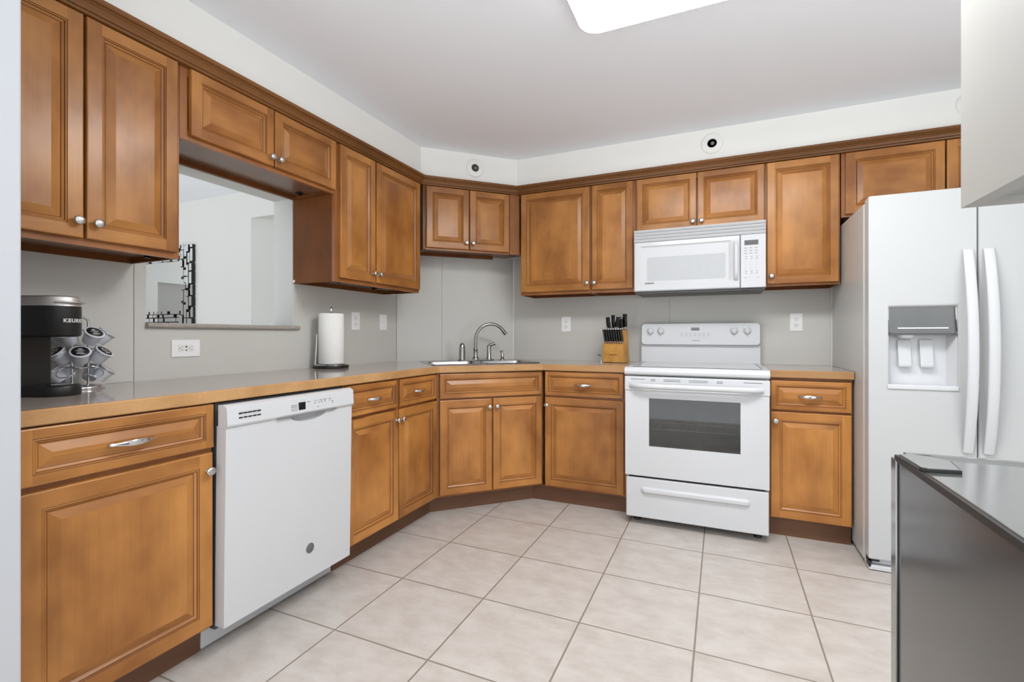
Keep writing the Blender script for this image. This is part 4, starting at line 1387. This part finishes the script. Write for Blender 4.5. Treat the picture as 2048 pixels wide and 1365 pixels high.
def make_pod():
    r_ = thing('coffee_pod', 'pod', 'coffee pod', group='coffee pods on the carousel')
    MB().lathe([(0.0165, -0.036), (0.0180, -0.034), (0.0215, -0.004), (0.0225, 0.0), (0.0255, 0.001), (0.0258, 0.004), (0.0245, 0.0052), (0.0205, 0.0048)], 24).build('cup', 'cup', r_)
    MB().lathe([(0.0207, 0.0049), (0.0204, 0.0058), (0.0006, 0.0058)], 24).build('foil_lid', 'black', r_)
    b_ = MB()
    for k_, (w__, hh_) in enumerate(((0.017, 0.003), (0.012, 0.002), (0.02, 0.002), (0.009, 0.004))):
        zz_ = 0.0095 - k_ * 0.0062
        b_.box(zz_ - hh_ / 2, zz_ + hh_ / 2, -w__ / 2, w__ / 2, 0.0058, 0.0060)
    b_.build('print', 'silverink', r_)
    return r_


def copy_tree(o, parent=None):
    c = o.copy()
    C.objects.link(c)
    if parent is not None: c.parent = parent
    for ch in [q for q in o.children]:
        copy_tree(ch, c)
    return c


names = ['lowest', 'middle', 'top']
empty_slots = {(0, 4), (0, 5)}
cand = []
for (ti, k, a_, tz, m4) in slots_:
    # angle of the pod measured from the direction towards the camera
    vd = math.atan2(-PY, -PX)
    rel = (a_ - vd + PI) % (2 * PI) - PI
    cand.append((ti, rel, m4))
empt = sorted([c_ for c_ in cand if c_[0] == 0], key=lambda c_: abs(c_[1] - 0.1))[:2]
n_back = 0
for ti in range(3):
    row = sorted([c_ for c_ in cand if c_[0] == ti and c_ not in empt], key=lambda c_: c_[1])
    for j, (ti_, rel, m4) in enumerate(row):
        if pod0 is None:
            pod0 = make_pod(); o = pod0
        else:
            o = copy_tree(pod0)
        o.matrix_world = Matrix.Translation((PX, PY, CT)) @ m4 @ Matrix.Translation((0, 0, 0.0012)) @ Matrix.Scale(1.18, 4)
        side = 'facing the room' if abs(rel) < 0.55 else ('on the wall side' if abs(rel) > 1.9 else ('towards the outlet' if rel > 0 else 'towards the coffee maker'))
        o['label'] = f'white coffee pod with black lid on the {names[ti]} carousel tier, {side}'

# ------------------------------------------------------------------ knife block
BX, BY = -0.698, 3.335
t = thing('knife_block', 'light wooden knife block on the counter beside the stove', 'knife block', (BX, BY, CT + 0.003), math.radians(-12))
hw = 0.0765
prof = [(0, 0), (0.112, 0), (0.070, 0.235), (0.028, 0.222), (0.046, 0.140), (0.0, 0.127)]
MB().prism(prof, -hw, hw, axis='x').build('block', 'block', t, bevel=0.002)
MB().box(-hw + 0.006, hw - 0.006, 0.006, 0.105, -0.003, 0.0).build('base', 'black', t)
b = MB()
b.box(-0.029, 0.029, -0.0004, 0.001, 0.0525, 0.0545)
for k in range(9):
    b.box(-0.029 + k * 0.0065, -0.029 + k * 0.0065 + 0.0045, -0.0004, 0.001, 0.050, 0.0565)
b.build('engraved_mark', 'kick', t)


def make_knife(L, wd, th_, steak):
    r_ = thing('steak_knife' if steak else 'kitchen_knife', 'knife', 'knife')
    MB().box(-0.001, 0.001, -wd * 0.55, wd * 0.55, -0.022, 0.0).build('blade', 'steel', r_)
    MB().box(-th_ * 0.55, th_ * 0.55, -wd * 0.5, wd * 0.5, 0.0002, 0.016).build('bolster', 'chrome', r_, bevel=0.001)
    rs_ = []
    for i in range(9):
        s_ = i / 8.0
        ww = wd * (0.50 + 0.10 * math.sin(s_ * PI * 1.5 + 0.4) + 0.12 * s_ ** 3)
        tt = th_ * (0.5 + 0.05 * s_)
        off = -wd * 0.16 * s_ * s_
        rs_.append([(tt * math.copysign(abs(math.cos(2 * PI * k / 12)) ** 0.7, math.cos(2 * PI * k / 12)), off + ww * math.copysign(abs(math.sin(2 * PI * k / 12)) ** 0.8, math.sin(2 * PI * k / 12)), 0.016 + s_ * (L - 0.016)) for k in range(12)])
    MB().rings(rs_, 0, True).build('handle', 'blackgloss', r_)
    cap = MB()
    yo = -wd * 0.16
    if steak:
        cap.lathe([(th_ * 0.62, L - 0.001), (th_ * 0.62, L + 0.004), (th_ * 0.4, L + 0.008), (0.001, L + 0.009)], 12, at=(0, yo, 0))
    else:
        cap.box(-th_ * 0.3, th_ * 0.3, yo - wd * 0.45, yo + wd * 0.45, L - 0.002, L + 0.002)
    cap.build('butt_cap', 'chrome', r_)
    return r_


steak = None
KM = Matrix.Translation((BX, BY, CT + 0.003)) @ Matrix.Rotation(math.radians(-12), 4, 'Z')
ords = ['first', 'second', 'third', 'fourth', 'fifth', 'sixth', 'seventh', 'eighth']
for k in range(8):
    if steak is None:
        steak = make_knife(0.100, 0.019, 0.0135, True); o = steak
    else:
        o = copy_tree(steak)
    xk = -0.064 + k * 0.0183
    o.location = KM @ Vector((xk, 0.022, 0.1335))
    o.rotation_euler = (math.radians(6), math.radians(-6), math.radians(-12))
    o['label'] = f'black-handled steak knife in the front row of the block, {ords[k]} counting towards the stove'
    o['group'] = 'steak knives in the knife block'
big = [(-0.050, 0.050, 0.090, 0.034, 0.021, -14, 'broad short-handled kitchen knife at the sink end of the block back row'),
       (-0.020, 0.062, 0.100, 0.030, 0.019, -9, 'tall slim kitchen knife second from the sink end of the back row'),
       (0.014, 0.050, 0.088, 0.036, 0.022, -1, 'thick black kitchen knife in the middle of the block back row'),
       (0.044, 0.042, 0.078, 0.028, 0.017, -11, 'shorter kitchen knife in front of the tallest pair at the stove end'),
       (0.063, 0.062, 0.106, 0.033, 0.020, -8, 'tallest kitchen knife at the stove end of the block back row')]
for xk, yk, L, wd, th_, rot, lab in big:
    o = make_knife(L, wd, th_, False)
    o['label'] = lab
    o['group'] = 'large knives in the knife block'
    o.location = KM @ Vector((xk, yk, 0.2335 + (yk - 0.055) * 0.3))
    o.rotation_euler = (math.radians(4), math.radians(rot), math.radians(48 if xk < 0.0 else 62))

t = thing('metal_utensil', 'small dark metal kitchen shears leaning on the sink side of the knife block', 'utensil', (BX - hw - 0.012, BY + 0.012, CT))  # unidentified metal utensil: slim rod, leaf-shaped wing and small foot
b = MB()
b.tube([(0.006, 0.0, 0.012), (0.0015, 0.0, 0.06), (0.003, 0.002, 0.115)], [0.003, 0.0026, 0.0018], 8)
b.build('blade', 'steel', t)
b = MB()
b.rings([[(0.004, -0.003, 0.052), (0.004, 0.003, 0.052), (0.004, 0.003, 0.040), (0.004, -0.003, 0.040)], [(-0.010, -0.005, 0.058), (-0.010, 0.005, 0.058), (-0.010, 0.005, 0.045), (-0.010, -0.005, 0.045)], [(-0.026, -0.001, 0.0615), (-0.026, 0.001, 0.0615), (-0.026, 0.001, 0.0605), (-0.026, -0.001, 0.0605)]], 0, False)
b.build('wing', 'dgrey', t)
b = MB().lathe([(0.010, 0.0), (0.009, 0.003), (0.004, 0.008), (0.005, 0.02), (0.003, 0.03)], 12, at=(0.003, 0, 0))
b.build('foot', 'steel', t)

# ------------------------------------------------------------------ mirror in the next room
MXR, MZ0, MZ1 = -4.702, 1.213, 2.009
MW_ = 1.16
t = thing('wall_mirror', 'mirror with a mosaic frame of small mirrored tiles on the wall beyond the pass-through', 'mirror', (MXR - MW_ / 2, 3.0, MZ0))
hw = MW_ / 2
H = MZ1 - MZ0
FWX, FWZ = 0.185, 0.148
MB().box(-hw + FWX - 0.002, hw - FWX + 0.002, -0.022, -0.001, FWZ - 0.002, H - FWZ + 0.002).build('mirror_pane', 'mirror', t)
b = MB()
b.box(-hw + 0.01, -hw + FWX, -0.016, -0.001, 0.01, H - 0.01)
b.box(hw - FWX, hw - 0.01, -0.016, -0.001, 0.01, H - 0.01)
b.box(-hw + FWX, hw - FWX, -0.016, -0.001, 0.01, FWZ)
b.box(-hw + FWX, hw - FWX, -0.016, -0.001, H - FWZ, H - 0.01)
b.build('frame_backing', 'black', t)
rnd = random.Random(5)
tl, blk = MB(), MB()


def tile(x0, x1, z0, z1):
    yo = -rnd.choice((0.026, 0.032, 0.040, 0.030))
    n0 = len(tl.m)
    tl.box(x0, x1, yo, -0.004, z0, z1, 1)
    tl.m[n0 + 2] = 0            # only the front of each tile is silvered, its sides are black


def column_tiles(x0, x1, z0, z1):
    z_ = z0
    while z_ < z1 - 0.012:
        L = min(rnd.uniform(0.05, 0.13), z1 - z_)
        tile(x0 - 0.003, x1, z_ + 0.002, z_ + L - 0.002)
        z_ += L
        g_ = rnd.choice((0.004, 0.010, 0.022))
        z_ += g_


def row_tiles(x0, x1, z0, z1):
    x_ = x0
    while x_ < x1 - 0.012:
        L = min(rnd.uniform(0.04, 0.12), x1 - x_)
        tile(x_ + 0.002, x_ + L - 0.002, z0 - 0.003 if z0 > 0.001 else z0, z1)
        x_ += L + rnd.choice((0.006, 0.014, 0.026))


for sgn in (-1, 1):
    e0 = hw - FWX if sgn > 0 else -hw
    ww = FWX
    for q0, q1 in ((0.0, 0.045), (0.058, 0.092), (0.105, 0.135), (0.150, 0.185)):
        column_tiles(e0 + q0, e0 + q1, 0.0, H)
for e0 in (0.0, H - FWZ):
    for q0, q1 in ((0.0, 0.034), (0.046, 0.078), (0.09, 0.112), (0.122, 0.148)):
        row_tiles(-hw + FWX, hw - FWX, e0 + q0, e0 + q1)
tl.build('mirror_tiles', ['mirror', 'black'], t)
